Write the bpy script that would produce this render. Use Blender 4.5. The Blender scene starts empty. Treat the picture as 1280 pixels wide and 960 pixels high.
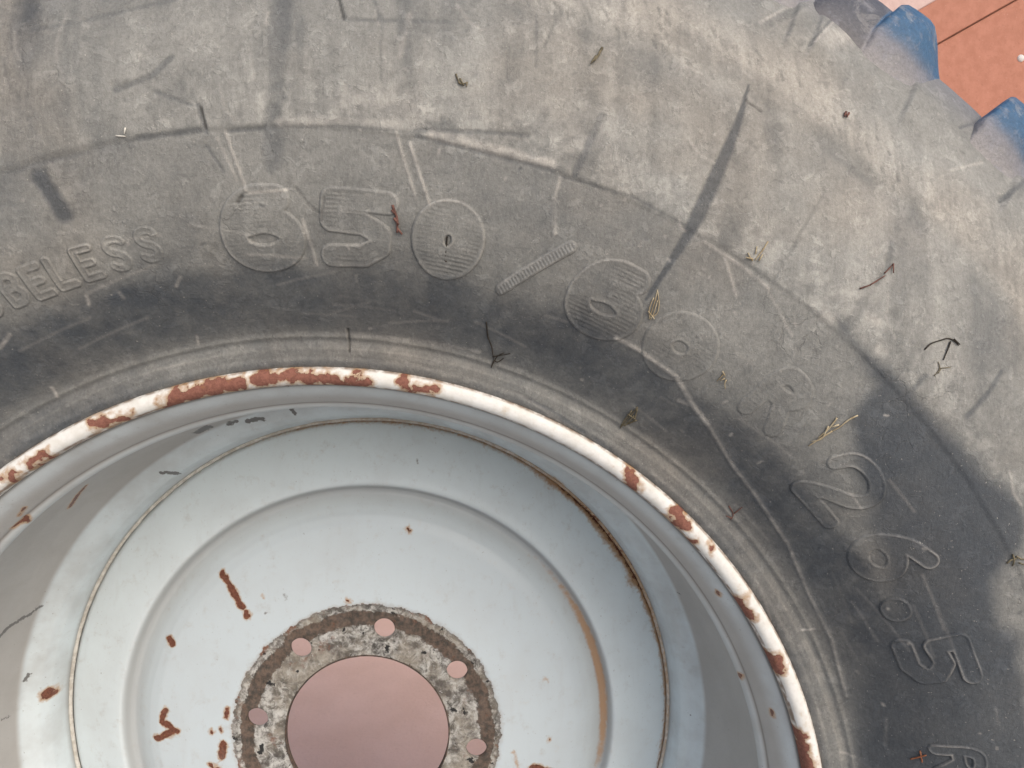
import bpy, bmesh, math, random
import numpy as np
from mathutils import Matrix, Vector

scene = bpy.context.scene
C = scene.collection
random.seed(4)

# ---------------------------------------------------------------- camera
HUB = 0.752                      # height of the wheel's axis above the ground
FRONT = 0.0                      # y of the rim flange
cam_data = bpy.data.cameras.new('camera')
cam = bpy.data.objects.new('camera', cam_data)
C.objects.link(cam)
cam_data.sensor_width = 36.0
cam_data.lens = 953.36 / 1280 * 36
cam_data.clip_start = 0.02
cam_data.clip_end = 600
cam.matrix_world = Matrix(((0.99946, 0.00164, -0.03290, 0.11377),
                           (-0.03290, 0.09949, -0.99449, -0.51096),
                           (0.00164, 0.99504, 0.09949, HUB + 0.40258),
                           (0, 0, 0, 1)))
scene.camera = cam

# ---------------------------------------------------------------- sky, sun, exposure
SUN_DIR = Vector((0.41, -0.69, 0.60)).normalized()        # towards the sun
world = bpy.data.worlds.new('World')
scene.world = world
world.use_nodes = True
wn = world.node_tree
for n in list(wn.nodes):
    wn.nodes.remove(n)
sky = wn.nodes.new('ShaderNodeTexSky')
sky.sky_type = 'NISHITA'
sky.sun_disc = False
sky.sun_elevation = math.asin(SUN_DIR.z)
sky.sun_rotation = math.atan2(SUN_DIR.x, SUN_DIR.y)
sky.air_density = 1.0
sky.dust_density = 4.0
sky.ozone_density = 1.0
bg = wn.nodes.new('ShaderNodeBackground')
bg.inputs['Strength'].default_value = 0.13
wo = wn.nodes.new('ShaderNodeOutputWorld')
wn.links.new(sky.outputs[0], bg.inputs[0])
wn.links.new(bg.outputs[0], wo.inputs[0])
sun_data = bpy.data.lights.new('sun', 'SUN')
sun_data.energy = 1.15
sun_data.angle = math.radians(65)
sun_data.color = (1.0, 0.99, 0.975)
sun = bpy.data.objects.new('sun', sun_data)
C.objects.link(sun)
sun.rotation_euler = SUN_DIR.to_track_quat('Z', 'Y').to_euler()
sun.location = (2, -2, 4)
vs = scene.view_settings
vs.view_transform = 'Standard'
vs.look = 'None'
vs.exposure = 0.25
vs.gamma = 1
vs.use_curve_mapping = False

# ---------------------------------------------------------------- measured marks (metres in the plane of the wheel: x right, y down from the axis)
DARK = [[[[0.1388,-0.3422],[0.1578,-0.3334],[0.1798,-0.3184]],0.00238,0.55],[[[0.1853,-0.3157],[0.1994,-0.3044]],0.0019,0.4],[[[-0.0029,-0.577],[-0.0044,-0.5487],[-0.0058,-0.5262],[-0.0084,-0.5043],[-0.0095,-0.4846]],0.01143,0.42],[[[-0.0164,-0.5648],[-0.0151,-0.5486],[-0.0139,-0.5261]],0.00667,0.3],[[[0.0079,-0.5652],[0.0088,-0.5397]],0.00429,0.25],[[[0.0658,-0.564],[0.0701,-0.5361],[0.0714,-0.5249]],0.00619,0.3],[[[-0.1401,-0.4758],[-0.1348,-0.4658],[-0.1306,-0.4557]],0.00952,0.9],[[[-0.0634,-0.5426],[-0.0745,-0.5322],[-0.0948,-0.524]],0.00333,0.45],[[[0.1798,-0.5129],[0.1724,-0.4968],[0.1647,-0.4796]],0.00381,0.5],[[[0.356,-0.441],[0.3529,-0.4266],[0.3461,-0.417]],0.00333,0.45],[[[0.4274,-0.364],[0.4192,-0.3519],[0.4056,-0.3374]],0.00333,0.6],[[[0.3778,-0.3619],[0.3674,-0.3497]],0.00333,0.5],[[[0.338,-0.4051],[0.3275,-0.3908]],0.00762,0.4],[[[0.0327,-0.5656],[0.0644,-0.5654],[0.0918,-0.5657]],0.00238,0.35],[[[0.0297,-0.5776],[0.0327,-0.5661]],0.0019,0.6],[[[0.0492,-0.5781],[0.0526,-0.5675]],0.0019,0.5],[[[0.1427,-0.5718],[0.1423,-0.5399]],0.00167,0.35],[[[0.157,-0.5752],[0.1471,-0.552]],0.0019,0.35],[[[0.0539,-0.5685],[0.0537,-0.5314]],0.00167,0.3],[[[-0.1435,-0.5585],[-0.1163,-0.563],[-0.0626,-0.5764]],0.00238,0.3],[[[-0.1189,-0.5769],[-0.1161,-0.5297],[-0.1138,-0.5119]],0.00429,0.22],[[[-0.0841,-0.4978],[-0.0489,-0.5026]],0.00381,0.55],[[[-0.1619,-0.4764],[-0.1348,-0.4846],[-0.1122,-0.4901]],0.00238,0.3],[[[-0.1031,-0.4924],[-0.0841,-0.4974]],0.00238,0.3],[[[-0.0491,-0.5161],[-0.0454,-0.5017]],0.00286,0.6],[[[-0.0332,-0.5023],[-0.0061,-0.5047]],0.00238,0.5],[[[-0.0725,-0.5233],[-0.0526,-0.516]],0.0019,0.4],[[[-0.0038,-0.5048],[0.0324,-0.5055],[0.0734,-0.5023]],0.00143,0.35],[[[0.0734,-0.5036],[0.1101,-0.503],[0.1377,-0.501]],0.00238,0.45],[[[0.0734,-0.5005],[0.1054,-0.4928],[0.1517,-0.4818]],0.0019,0.5],[[[0.1564,-0.4787],[0.1986,-0.4671],[0.2343,-0.4489]],0.00143,0.4],[[[0.3142,-0.4713],[0.2988,-0.4474],[0.2918,-0.4333]],0.0019,0.3],[[[-0.0459,-0.4943],[-0.0371,-0.48]],0.0019,0.45],[[[0.2989,-0.4427],[0.2872,-0.4286]],0.0019,0.2],[[[0.0987,-0.5297],[0.0926,-0.5051]],0.01143,0.15],[[[0.4522,-0.4725],[0.4725,-0.4864]],0.00476,0.3],[[[-0.1573,-0.4787],[-0.1614,-0.4633]],0.01429,0.12],[[[0.3569,-0.5963],[0.4917,-0.6892],[0.5095,-0.7046]],0.01619,0.75],[[[0.3605,-0.5852],[0.3521,-0.5902]],0.00667,0.6],[[[0.3115,-0.5619],[0.3255,-0.5761],[0.3444,-0.5946]],0.00238,0.6],[[[0.2885,-0.5781],[0.3148,-0.5941]],0.00667,0.3],[[[0.3105,-0.5751],[0.3464,-0.6064]],0.01238,0.25],[[[0.44,-0.4701],[0.4542,-0.4781],[0.4771,-0.4905]],0.00333,0.6],[[[0.4189,-0.5178],[0.6155,-0.5902]],0.0019,0.6],[[[-0.1068,-0.5033],[-0.0984,-0.4968]],0.01905,0.2],[[[0.0918,-0.5695],[0.1194,-0.5758]],0.02857,0.18],[[[0.1309,-0.5515],[0.1284,-0.528]],0.01429,0.12],[[[0.2292,-0.5616],[0.2679,-0.5384],[0.3021,-0.5151],[0.3468,-0.4798]],0.01238,0.28],[[[0.1846,-0.5462],[0.2512,-0.5198]],0.01905,0.12],[[[0.2806,-0.5089],[0.2822,-0.4896]],0.00952,0.2],[[[0.3685,-0.4733],[0.3768,-0.4488]],0.00952,0.15],[[[0.4218,-0.43],[0.4447,-0.4154]],0.00952,0.15],[[[0.1888,-0.5201],[0.1981,-0.511]],0.00667,0.12],[[[0.4085,-0.3763],[0.4336,-0.3712]],0.01905,0.12],[[[0.4315,-0.2977],[0.445,-0.2875]],0.02857,0.12]]
STREAK = [[0.2696,-0.5344,0.0015],[0.266,-0.5231,0.0035],[0.2595,-0.5056,0.0055],[0.2527,-0.4907,0.0075],[0.2455,-0.4747,0.0095],[0.2382,-0.4585,0.01],[0.2312,-0.4443,0.007],[0.2226,-0.4295,0.0045],[0.2099,-0.4078,0.002]]
GREY_RING = [[[[-0.1438,-0.2921],[-0.1335,-0.2965]],0.00507,0.9],[[[-0.1205,-0.2979],[-0.1125,-0.3001]],0.00435,0.8],[[[-0.1024,-0.3001],[-0.09,-0.3022]],0.00507,0.9],[[[-0.0636,-0.3132],[-0.0623,-0.3059]],0.00435,1],[[[-0.1844,-0.2529],[-0.1794,-0.2522],[-0.1737,-0.2499]],0.00362,1],[[[-0.3147,-0.0579],[-0.3115,-0.0625]],0.00362,0.9],[[[-0.3274,-0.0306],[-0.3237,-0.0305]],0.00362,0.6],[[[0.2919,-0.1372],[0.2927,-0.1357]],0.0029,0.7],[[[0.3081,-0.0105],[0.3128,-0.0104]],0.0029,0.6]]
PALE = [[[[-0.0037,-0.5074],[0.0325,-0.5086],[0.0643,-0.5071]],0.00476,0.3],[[[0.0825,-0.5015],[0.11,-0.4955],[0.1517,-0.4854]],0.00476,0.6],[[[0.1654,-0.5058],[0.184,-0.4992]],0.01905,0.14],[[[0.0373,-0.5178],[0.0736,-0.5137]],0.01905,0.16],[[[0.1101,-0.5276],[0.1515,-0.5147]],0.02381,0.1],[[[0.062,-0.5027],[0.0662,-0.4873],[0.0725,-0.4661]],0.00143,0.5],[[[0.0696,-0.497],[0.0748,-0.4807],[0.0804,-0.463]],0.00162,0.6],[[[-0.0346,-0.5018],[-0.0281,-0.4801],[-0.0255,-0.4701]],0.0019,0.45],[[[-0.0397,-0.4987],[-0.0303,-0.4757]],0.00119,0.35],[[[-0.0238,-0.4688],[-0.0016,-0.4707]],0.00143,0.55],[[[0.1564,-0.4778],[0.1529,-0.4652],[0.1542,-0.4462]],0.0019,0.4],[[[0.1942,-0.3842],[0.2094,-0.3762],[0.2327,-0.36],[0.2449,-0.3415],[0.2564,-0.3281]],0.00238,0.58],[[[0.2564,-0.3281],[0.2753,-0.3002],[0.2931,-0.2779],[0.3173,-0.2438],[0.3346,-0.2081],[0.3532,-0.1732],[0.3669,-0.1304]],0.00167,0.36],[[[0.2417,-0.4415],[0.266,-0.4262],[0.2808,-0.4145]],0.00214,0.35],[[[0.2539,-0.4332],[0.2623,-0.4098]],0.00167,0.4],[[[0.2809,-0.4136],[0.297,-0.386]],0.00143,0.3],[[[0.0698,-0.5689],[0.0646,-0.5452]],0.00333,0.25],[[[0.0051,-0.4539],[0.0081,-0.4404],[0.0101,-0.4289]],0.0019,0.5],[[[0.3417,-0.398],[0.3467,-0.3947]],0.00571,0.4],[[[0.349,-0.3784],[0.3519,-0.3774]],0.00476,0.4],[[[0.3151,-0.398],[0.3181,-0.3965]],0.00667,0.3],[[[0.3438,-0.4346],[0.3468,-0.4375]],0.00476,0.35],[[[0.0143,-0.3865],[0.0669,-0.3812],[0.1092,-0.3733]],0.00238,0.2],[[[-0.1705,-0.3499],[-0.1696,-0.3441]],0.0019,0.5],[[[-0.075,-0.3839],[-0.0758,-0.3785]],0.00143,0.4],[[[0.0209,-0.3881],[0.0229,-0.3731]],0.00143,0.3],[[[0.3359,-0.1765],[0.3429,-0.179]],0.00143,0.6],[[[0.3669,-0.0853],[0.3764,-0.0835]],0.0019,0.3],[[[-0.186,-0.3774],[-0.1779,-0.3858]],0.0019,0.5],[[[0.3263,-0.5666],[0.3481,-0.5759]],0.01238,0.35],[[[0.2817,-0.5767],[0.2988,-0.5878],[0.318,-0.6008]],0.0019,0.5],[[[0.3139,-0.5628],[0.3456,-0.5941]],0.00143,0.5],[[[0.4036,-0.4879],[0.4327,-0.4956]],0.0019,0.35],[[[-0.129,-0.4092],[-0.1295,-0.4044]],0.0019,0.5],[[[-0.1102,-0.4108],[-0.1092,-0.4084]],0.0019,0.5],[[[-0.077,-0.4153],[-0.0726,-0.421]],0.00143,0.35],[[[0.2426,-0.3414],[0.2366,-0.3438]],0.00238,0.4],[[[0.2537,-0.4002],[0.2681,-0.3955]],0.01429,0.08],[[[0.35,-0.4578],[0.3918,-0.4295]],0.02857,0.12],[[[0.3743,-0.4004],[0.3954,-0.3619]],0.02381,0.08],[[[0.329,-0.4099],[0.3642,-0.4243]],0.01905,0.1]]
RIB = [[[[0.1942,-0.3842],[0.2094,-0.3762],[0.2327,-0.36],[0.2449,-0.3415],[0.2564,-0.3281],[0.2753,-0.3002],[0.2931,-0.2779],[0.3173,-0.2438],[0.3346,-0.2081],[0.3532,-0.1732],[0.3669,-0.1304]],0.00286,0.0012],[[[0.062,-0.5027],[0.0662,-0.4873],[0.0725,-0.4661]],0.0019,0.0008],[[[0.0696,-0.497],[0.0748,-0.4807],[0.0804,-0.463]],0.0019,0.0008],[[[-0.0346,-0.5018],[-0.0281,-0.4801],[-0.0255,-0.4701]],0.0019,0.0008],[[[-0.0397,-0.4987],[-0.0303,-0.4757]],0.00143,0.0005],[[[0.1564,-0.4778],[0.1529,-0.4652],[0.1542,-0.4462]],0.0019,0.0008],[[[0.2417,-0.4415],[0.266,-0.4262],[0.2808,-0.4145]],0.00238,0.0008],[[[0.2539,-0.4332],[0.2623,-0.4098]],0.0019,0.0006],[[[0.0051,-0.4539],[0.0081,-0.4404],[0.0101,-0.4289]],0.0019,0.0008]]
CRACK = [[[[0.0225,-0.3881],[0.0224,-0.3731]],0.00143,0.8],[[[0.0297,-0.5776],[0.0327,-0.5661]],0.00143,0.6],[[[-0.0474,-0.5148],[-0.0453,-0.5039]],0.00143,0.8],[[[0.0031,-0.4716],[0.0106,-0.4615],[0.0167,-0.4571]],0.00095,0.4],[[[-0.0281,-0.467],[-0.0308,-0.4639]],0.00238,0.6],[[[0.2677,-0.5247],[0.2764,-0.5187]],0.00119,0.6],[[[0.0189,-0.4664],[0.0164,-0.454]],0.00095,0.5]]
DARK_AREA = [[0.3225,-0.3956],[0.3376,-0.3837],[0.3552,-0.3716],[0.3758,-0.3532],[0.3968,-0.3326],[0.4207,-0.3077],[0.4504,-0.2849],[0.4526,-0.2494],[0.445,-0.2458],[0.4378,-0.2284],[0.4408,-0.2072],[0.4571,-0.1971],[0.4661,-0.1015],[0.382,-0.0765],[0.3726,-0.14],[0.3721,-0.2063],[0.3611,-0.2467],[0.34,-0.2954],[0.3322,-0.337],[0.3443,-0.357]]
GLYPH = {"B":[-22.074,0.4455],"E":[-20.163,0.4448],"L":[-18.171,0.4454],"E2":[-16.044,0.4458],"S":[-13.598,0.4466],"S2":[-11.127,0.4477],"six":[-2.294,0.4497],"five":[4.672,0.4506],"zero":[11.578,0.4519],"slash":[18.411,0.4509],"six2":[24.812,0.4487],"zero2":[31.554,0.4443],"R":[40.369,0.4545],"two":[49.399,0.4435],"six3":[56.492,0.4443],"dot":[61.422,0.4329],"five3":[66.696,0.4426],"R2":[76.36,0.4389]}
RUST_DISC = [[[[-0.1346,-0.1538],[-0.1282,-0.1461],[-0.1212,-0.1344],[-0.1156,-0.1234]],0.00588,1],[[[-0.1113,-0.1187],[-0.11,-0.1148]],0.00515,1],[[[-0.186,-0.0907],[-0.1832,-0.0867]],0.00662,1],[[[-0.1919,-0.0228],[-0.1954,-0.0116]],0.00515,1],[[[-0.1947,-0.0108],[-0.1815,-0.0026]],0.00588,1],[[[-0.1815,-0.0026],[-0.2015,0.0067]],0.00515,1],[[[-0.1468,-0.0044],[-0.1461,-0.002]],0.00294,1],[[[-0.1384,-0.0067],[-0.1377,-0.005]],0.00294,1],[[[-0.1359,0.0095],[-0.1386,0.0216]],0.00662,1],[[[-0.1495,0.0295],[-0.1466,0.032]],0.00368,1],[[[-0.1421,0.0345],[-0.1392,0.0378]],0.00441,1],[[[0.0396,-0.1962],[0.0411,-0.1938]],0.00294,0.8],[[[0.1725,0.0109],[0.1733,0.0126]],0.00294,0.7],[[[0.1563,0.0394],[0.1766,0.0455]],0.00662,1],[[[-0.0168,-0.1309],[-0.0138,-0.1293]],0.00294,0.8],[[[-0.1302,-0.0266],[-0.1319,-0.0186]],0.00294,1],[[[-0.0959,-0.1356],[-0.0952,-0.1348]],0.00184,0.6],[[[0.1383,0.0226],[0.1454,0.0416]],0.00147,0.7],[[[0.1682,-0.0492],[0.1713,-0.0467]],0.00221,0.45]]
GREY_DISC = [[[[-0.0758,-0.1362],[-0.0736,-0.1323]],0.00368,0.7],[[[-0.0934,-0.1185],[-0.0912,-0.1192]],0.00294,0.9],[[[-0.0937,-0.1356],[-0.0938,-0.1309]],0.00221,0.5],[[[0.047,-0.2593],[0.0477,-0.2556]],0.00368,0.7],[[[-0.0901,-0.1067],[-0.0894,-0.1043]],0.00294,0.4],[[[-0.1887,-0.0624],[-0.1888,-0.0608]],0.00294,0.4],[[[-0.2132,-0.0311],[-0.2126,-0.0295]],0.00294,0.6],[[[-0.1942,-0.0395],[-0.1901,-0.0291]],0.00294,0.5],[[[-0.0572,-0.1931],[-0.0565,-0.1923]],0.00184,0.8],[[[-0.1011,-0.1605],[-0.1004,-0.1589]],0.00294,0.4],[[[0.0773,-0.2425],[0.0781,-0.241]],0.00221,0.4],[[[0.1865,-0.1725],[0.1873,-0.1709]],0.00221,0.4],[[[0.2271,-0.0996],[0.2279,-0.098]],0.00221,0.5],[[[0.1298,-0.0223],[0.1328,-0.0182]],0.00515,0.25],[[[0.0119,-0.1415],[0.0314,-0.1397]],0.00147,0.4],[[[-0.2589,-0.0556],[-0.2584,-0.0524]],0.00368,0.6]]
RUST_LIP = [[[[-0.0965,-0.3398],[-0.083,-0.3462],[-0.0713,-0.3494],[-0.0511,-0.3526]],0.00988,1],[[[-0.1019,-0.3366],[-0.0912,-0.3409]],0.00407,1],[[[-0.0378,-0.3548],[-0.0192,-0.3574],[-0.0007,-0.3547],[0.0153,-0.3531]],0.00872,1],[[[0.0232,-0.3525],[0.034,-0.3547]],0.00523,1],[[[0.0266,-0.3601],[0.0297,-0.3579]],0.00349,1],[[[0.0575,-0.3546],[0.0596,-0.3476]],0.0064,1],[[[0.066,-0.3481],[0.0768,-0.3476]],0.00581,1],[[[-0.1482,-0.3249],[-0.1376,-0.3275],[-0.1232,-0.3307]],0.00523,1],[[[-0.1916,-0.2991],[-0.1808,-0.3039]],0.00581,1],[[[-0.2058,-0.2904],[-0.2025,-0.2926]],0.0064,1],[[[0.2106,-0.2914],[0.2147,-0.2813]],0.00814,1],[[[0.2429,-0.262],[0.2509,-0.2534]],0.00814,1],[[[0.2546,-0.242],[0.2569,-0.2402]],0.00291,1],[[[0.2688,-0.2367],[0.2699,-0.2355]],0.00233,1],[[[0.2897,-0.1972],[0.2969,-0.1878]],0.00581,1],[[[0.3163,-0.1558],[0.32,-0.1474]],0.00872,1],[[[0.3382,-0.0968],[0.3423,-0.0815]],0.00698,1],[[[0.3435,-0.0815],[0.347,-0.0661]],0.00581,1],[[[0.3155,-0.1617],[0.3162,-0.1593]],0.00233,1],[[[0.2942,-0.2012],[0.2959,-0.1995]],0.00233,0.8]]
RUST_RING = [[[[-0.3023,-0.0404],[-0.3018,-0.0363]],0.00602,1],[[[0.1768,-0.2362],[0.2004,-0.2122]],0.00677,0.9],[[[0.2083,-0.2042],[0.2405,-0.1557]],0.00752,0.9],[[[0.2405,-0.1557],[0.261,-0.1188]],0.00526,0.8],[[[0.1379,-0.26],[0.1768,-0.2362]],0.00451,0.8],[[[0.0879,-0.2829],[0.1379,-0.2616]],0.00301,0.7],[[[0.0154,-0.2963],[0.0764,-0.2876]],0.00226,0.6],[[[-0.053,-0.2927],[0.0154,-0.2963]],0.00226,0.5],[[[0.265,-0.1147],[0.2872,-0.0482]],0.00301,0.6],[[[0.2872,-0.0482],[0.2854,0.0191]],0.00301,0.5]]
BITS = {"seed":[[[0.1809,-0.5524],[0.177,-0.5454],[0.1741,-0.5434]],[[0.177,-0.5469],[0.1736,-0.5419]],[[0.1789,-0.5484],[0.1755,-0.5434]]],"tuft":[[[0.0964,-0.5347],[0.0978,-0.5302],[0.101,-0.5284]],[[0.0978,-0.5302],[0.0996,-0.5284],[0.1028,-0.5302]],[[0.1028,-0.5302],[0.1023,-0.5275]],[[0.0987,-0.532],[0.101,-0.528]]],"red":[[[0.0588,-0.4625],[0.0596,-0.4594],[0.0613,-0.4553],[0.0608,-0.4473]],[[0.061,-0.4495],[0.0636,-0.4464]],[[0.0582,-0.4598],[0.06,-0.458]],[[0.0594,-0.4554],[0.0621,-0.4518]]],"thread":[[[0.0903,-0.445],[0.0896,-0.4372],[0.0884,-0.4303],[0.0899,-0.4308]]],"twig":[[[0.1135,-0.3938],[0.1145,-0.3843],[0.1172,-0.3773],[0.1183,-0.3696]],[[0.1177,-0.3707],[0.1225,-0.3719],[0.1293,-0.3731]],[[0.1172,-0.3645],[0.1209,-0.3718],[0.1251,-0.3736]],[[0.1183,-0.369],[0.1209,-0.3668],[0.1251,-0.3702]],[[0.1183,-0.3679],[0.1167,-0.3628]]],"tuft2":[[[0.2133,-0.3379],[0.2086,-0.3286],[0.2043,-0.3213]],[[0.2134,-0.3367],[0.2128,-0.3277],[0.2057,-0.3241]],[[0.2102,-0.3353],[0.2063,-0.3272],[0.2047,-0.323]],[[0.2081,-0.3328],[0.2135,-0.3295]],[[0.2122,-0.3319],[0.2072,-0.3242]],[[0.2145,-0.329],[0.2091,-0.3256]]],"straw":[[[0.2161,-0.4135],[0.2151,-0.4074],[0.2128,-0.3972]],[[0.2162,-0.4126],[0.2177,-0.405],[0.2173,-0.3992],[0.2124,-0.3963]],[[0.2141,-0.4088],[0.2118,-0.4026],[0.2129,-0.3963]],[[0.2165,-0.4074],[0.2149,-0.3992],[0.2134,-0.3958]],[[0.2115,-0.4011],[0.2157,-0.3963]]],"stalk":[[[0.2791,-0.4416],[0.2764,-0.437],[0.272,-0.4309]],[[0.2675,-0.4351],[0.2686,-0.4323],[0.2706,-0.4304]],[[0.2725,-0.4388],[0.2718,-0.4342]],[[0.2761,-0.4342],[0.2739,-0.4304]],[[0.2705,-0.4314],[0.2662,-0.4323]]],"chip":[[[0.26,-0.3628],[0.2589,-0.3608],[0.2567,-0.3576]],[[0.2609,-0.3598],[0.2584,-0.3582]],[[0.2619,-0.3588],[0.2609,-0.3567],[0.2624,-0.353]],[[0.2589,-0.3644],[0.2612,-0.3608]]],"stem":[[[0.3399,-0.3377],[0.3348,-0.335],[0.3299,-0.3293],[0.3264,-0.3276]],[[0.3282,-0.3359],[0.3244,-0.3291],[0.319,-0.3226]],[[0.3264,-0.3276],[0.3203,-0.3227],[0.3144,-0.3171]],[[0.3237,-0.3307],[0.3213,-0.3222],[0.3157,-0.3204]],[[0.3296,-0.3318],[0.3256,-0.3302]]],"root":[[[0.3767,-0.3779],[0.38,-0.3817],[0.3857,-0.3831],[0.3921,-0.385],[0.3958,-0.3831],[0.3984,-0.3802]],[[0.3931,-0.3826],[0.391,-0.3778],[0.3885,-0.3716]],[[0.3952,-0.3841],[0.3989,-0.3807]]],"crumb":[[[0.3508,-0.4233],[0.3539,-0.4261],[0.3565,-0.429]],[[0.3353,-0.4142],[0.3411,-0.4161],[0.3461,-0.4185]],[[0.3411,-0.4161],[0.3508,-0.4218]],[[0.356,-0.429],[0.3559,-0.4233]]],"fork":[[[0.3855,-0.3706],[0.3872,-0.3667],[0.3833,-0.3619]],[[0.3866,-0.3667],[0.3932,-0.3672]],[[0.3872,-0.3663],[0.3853,-0.3634]]],"redbit":[[[0.2796,-0.2677],[0.2839,-0.2618],[0.2821,-0.2566]],[[0.2838,-0.2625],[0.2873,-0.2684]],[[0.2824,-0.259],[0.2786,-0.2601]]],"bug":[[[0.3305,-0.5199],[0.332,-0.5185]],[[0.3317,-0.5205],[0.3297,-0.5173]],[[0.3332,-0.5196],[0.3313,-0.5169]]],"cross":[[[0.4069,-0.1044],[0.4089,-0.0964]],[[0.403,-0.0962],[0.4073,-0.1001],[0.4102,-0.1027]]],"scrap":[[[0.4372,-0.2447],[0.4394,-0.2478],[0.4428,-0.2483]],[[0.4396,-0.2509],[0.4414,-0.2473],[0.4407,-0.2431]],[[0.4417,-0.2499],[0.4458,-0.2473],[0.4482,-0.2484]],[[0.4435,-0.2457],[0.4476,-0.2442]]],"fibre":[[[-0.0956,-0.499],[-0.0902,-0.4986]],[[-0.0899,-0.5034],[-0.0906,-0.5]]]}
WALL = {"seam":[[3.2403,-2.2267],[3.854,-2.5716]],"edge":[[3.0947,-2.4637],[3.2899,-2.5635]],"bolt":[3.9276,-2.1803]}
TP = [[0.3605,0.01],[0.362,0.003],[0.365,0.001],[0.37,0],[0.3745,0],[0.38,0],[0.384,-0.001],[0.39,-0.006],[0.4,-0.0145],[0.415,-0.027],[0.43,-0.0375],[0.445,-0.046],[0.46,-0.052],[0.48,-0.057],[0.5,-0.0595],[0.52,-0.0605],[0.54,-0.0595],[0.56,-0.0565],[0.58,-0.0515],[0.6,-0.044],[0.619,-0.037],[0.6375,-0.028],[0.656,-0.0175],[0.675,-0.005],[0.69,0.008],[0.7,0.02],[0.7075,0.035],[0.7125,0.055],[0.7175,0.1],[0.72,0.2],[0.722,0.265]]

# ---------------------------------------------------------------- helpers
class Noise:
    def __init__(self, seed):
        self.t = np.random.RandomState(seed).rand(256, 256)
    def __call__(self, x, y):
        xi = np.floor(x).astype(np.int64); yi = np.floor(y).astype(np.int64)
        fx = x - xi; fy = y - yi
        fx = fx * fx * (3 - 2 * fx); fy = fy * fy * (3 - 2 * fy)
        x0 = xi & 255; x1 = (xi + 1) & 255; y0 = yi & 255; y1 = (yi + 1) & 255
        t = self.t
        return (t[x0, y0] * (1 - fx) + t[x1, y0] * fx) * (1 - fy) + (t[x0, y1] * (1 - fx) + t[x1, y1] * fx) * fy
    def fbm(self, x, y, o=4, g=0.5):
        s = 0; a = 1; w = 0
        for i in range(o):
            s = s + a * self(x * 2 ** i + 17.3 * i, y * 2 ** i + 5.1 * i); w += a; a *= g
        return s / w - 0.5
N1, N2, N3, N4 = Noise(1), Noise(2), Noise(3), Noise(4)

def sstep(a, b, v):
    t = np.clip((v - a) / (b - a), 0, 1)
    return t * t * (3 - 2 * t)

def seg_dist(x, y, ax, ay, bx, by):
    dx, dy = bx - ax, by - ay
    L = dx * dx + dy * dy + 1e-12
    t = np.clip(((x - ax) * dx + (y - ay) * dy) / L, 0, 1)
    return np.hypot(x - ax - t * dx, y - ay - t * dy), t

def line_dist(x, y, pts):
    d = np.full(x.shape, 1e3)
    for a, b in zip(pts[:-1], pts[1:]):
        d = np.minimum(d, seg_dist(x, y, a[0], a[1], b[0], b[1])[0])
    return d

def strokes(x, y, lst, soft=0.6, wob=None, grow=1.0):
    """strongest of a list of strokes at each point, with soft edges"""
    out = np.zeros(x.shape)
    for pts, w, s in lst:
        P = np.array(pts)
        s = s * min(1, (w / 0.0016) ** 0.7); w = max(w, 0.0016)
        pad = w * 2.5 + 0.004
        m = (x > P[:, 0].min() - pad) & (x < P[:, 0].max() + pad) & (y > P[:, 1].min() - pad) & (y < P[:, 1].max() + pad)
        if not m.any():
            continue
        d = line_dist(x[m], y[m], pts)
        if wob is not None:
            d = d + wob[m] * w
        v = s * (1 - sstep(w * 0.5 * (1 - soft), w * 0.5 * (1 + soft) * grow, d))
        out[m] = np.maximum(out[m], v)
    return out

def rust_field(x, y, lst, soft, warp=0.0022):
    """0.5 on the edge of each spot, rising inwards; the material breaks the edge up"""
    wx = warp * 2 * N1.fbm(x * 170 + 40, y * 170 + 40, 3, .6); wy = warp * 2 * N2.fbm(x * 170 + 80, y * 170 + 80, 3, .6)
    x = x + wx; y = y + wy
    out = np.zeros(x.shape)
    for pts, w, s in lst:
        P = np.array(pts)
        pad = w + soft * 2
        m = (x > P[:, 0].min() - pad) & (x < P[:, 0].max() + pad) & (y > P[:, 1].min() - pad) & (y < P[:, 1].max() + pad)
        if not m.any():
            continue
        d = line_dist(x[m], y[m], pts)
        out[m] = np.maximum(out[m], np.clip(0.5 + (w * 0.5 - d) / soft, 0, 1) * s)
    return out

def taper(x, y, pts, wob):
    """one stroke whose width changes along it"""
    out = np.zeros(x.shape)
    P = np.array(pts)
    m = (x > P[:, 0].min() - .02) & (x < P[:, 0].max() + .02) & (y > P[:, 1].min() - .02) & (y < P[:, 1].max() + .02)
    if not m.any():
        return out
    best = np.full(m.sum(), 9.0)
    for a, b in zip(pts[:-1], pts[1:]):
        d, k = seg_dist(x[m], y[m], a[0], a[1], b[0], b[1])
        w = a[2] + (b[2] - a[2]) * k
        best = np.minimum(best, (d + wob[m] * .0025) / w)
    out[m] = 1 - sstep(.30, .62, best)
    return out

def poly_sd(x, y, poly):
    """signed distance to a closed outline, positive inside"""
    d = line_dist(x, y, poly + [poly[0]])
    ins = np.zeros(x.shape, bool)
    n = len(poly)
    for i in range(n):
        x1, y1 = poly[i]; x2, y2 = poly[(i + 1) % n]
        c = ((y1 > y) != (y2 > y)) & (x < (x2 - x1) * (y - y1) / (y2 - y1 + 1e-12) + x1)
        ins ^= c
    return np.where(ins, d, -d)

def link(name, me, mat=None, parent=None, loc=None):
    o = bpy.data.objects.new(name, me)
    C.objects.link(o)
    if mat is not None and me is not None:
        me.materials.append(mat)
    if parent is not None:
        o.parent = parent
    if loc is not None:
        o.location = loc
    return o

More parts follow.
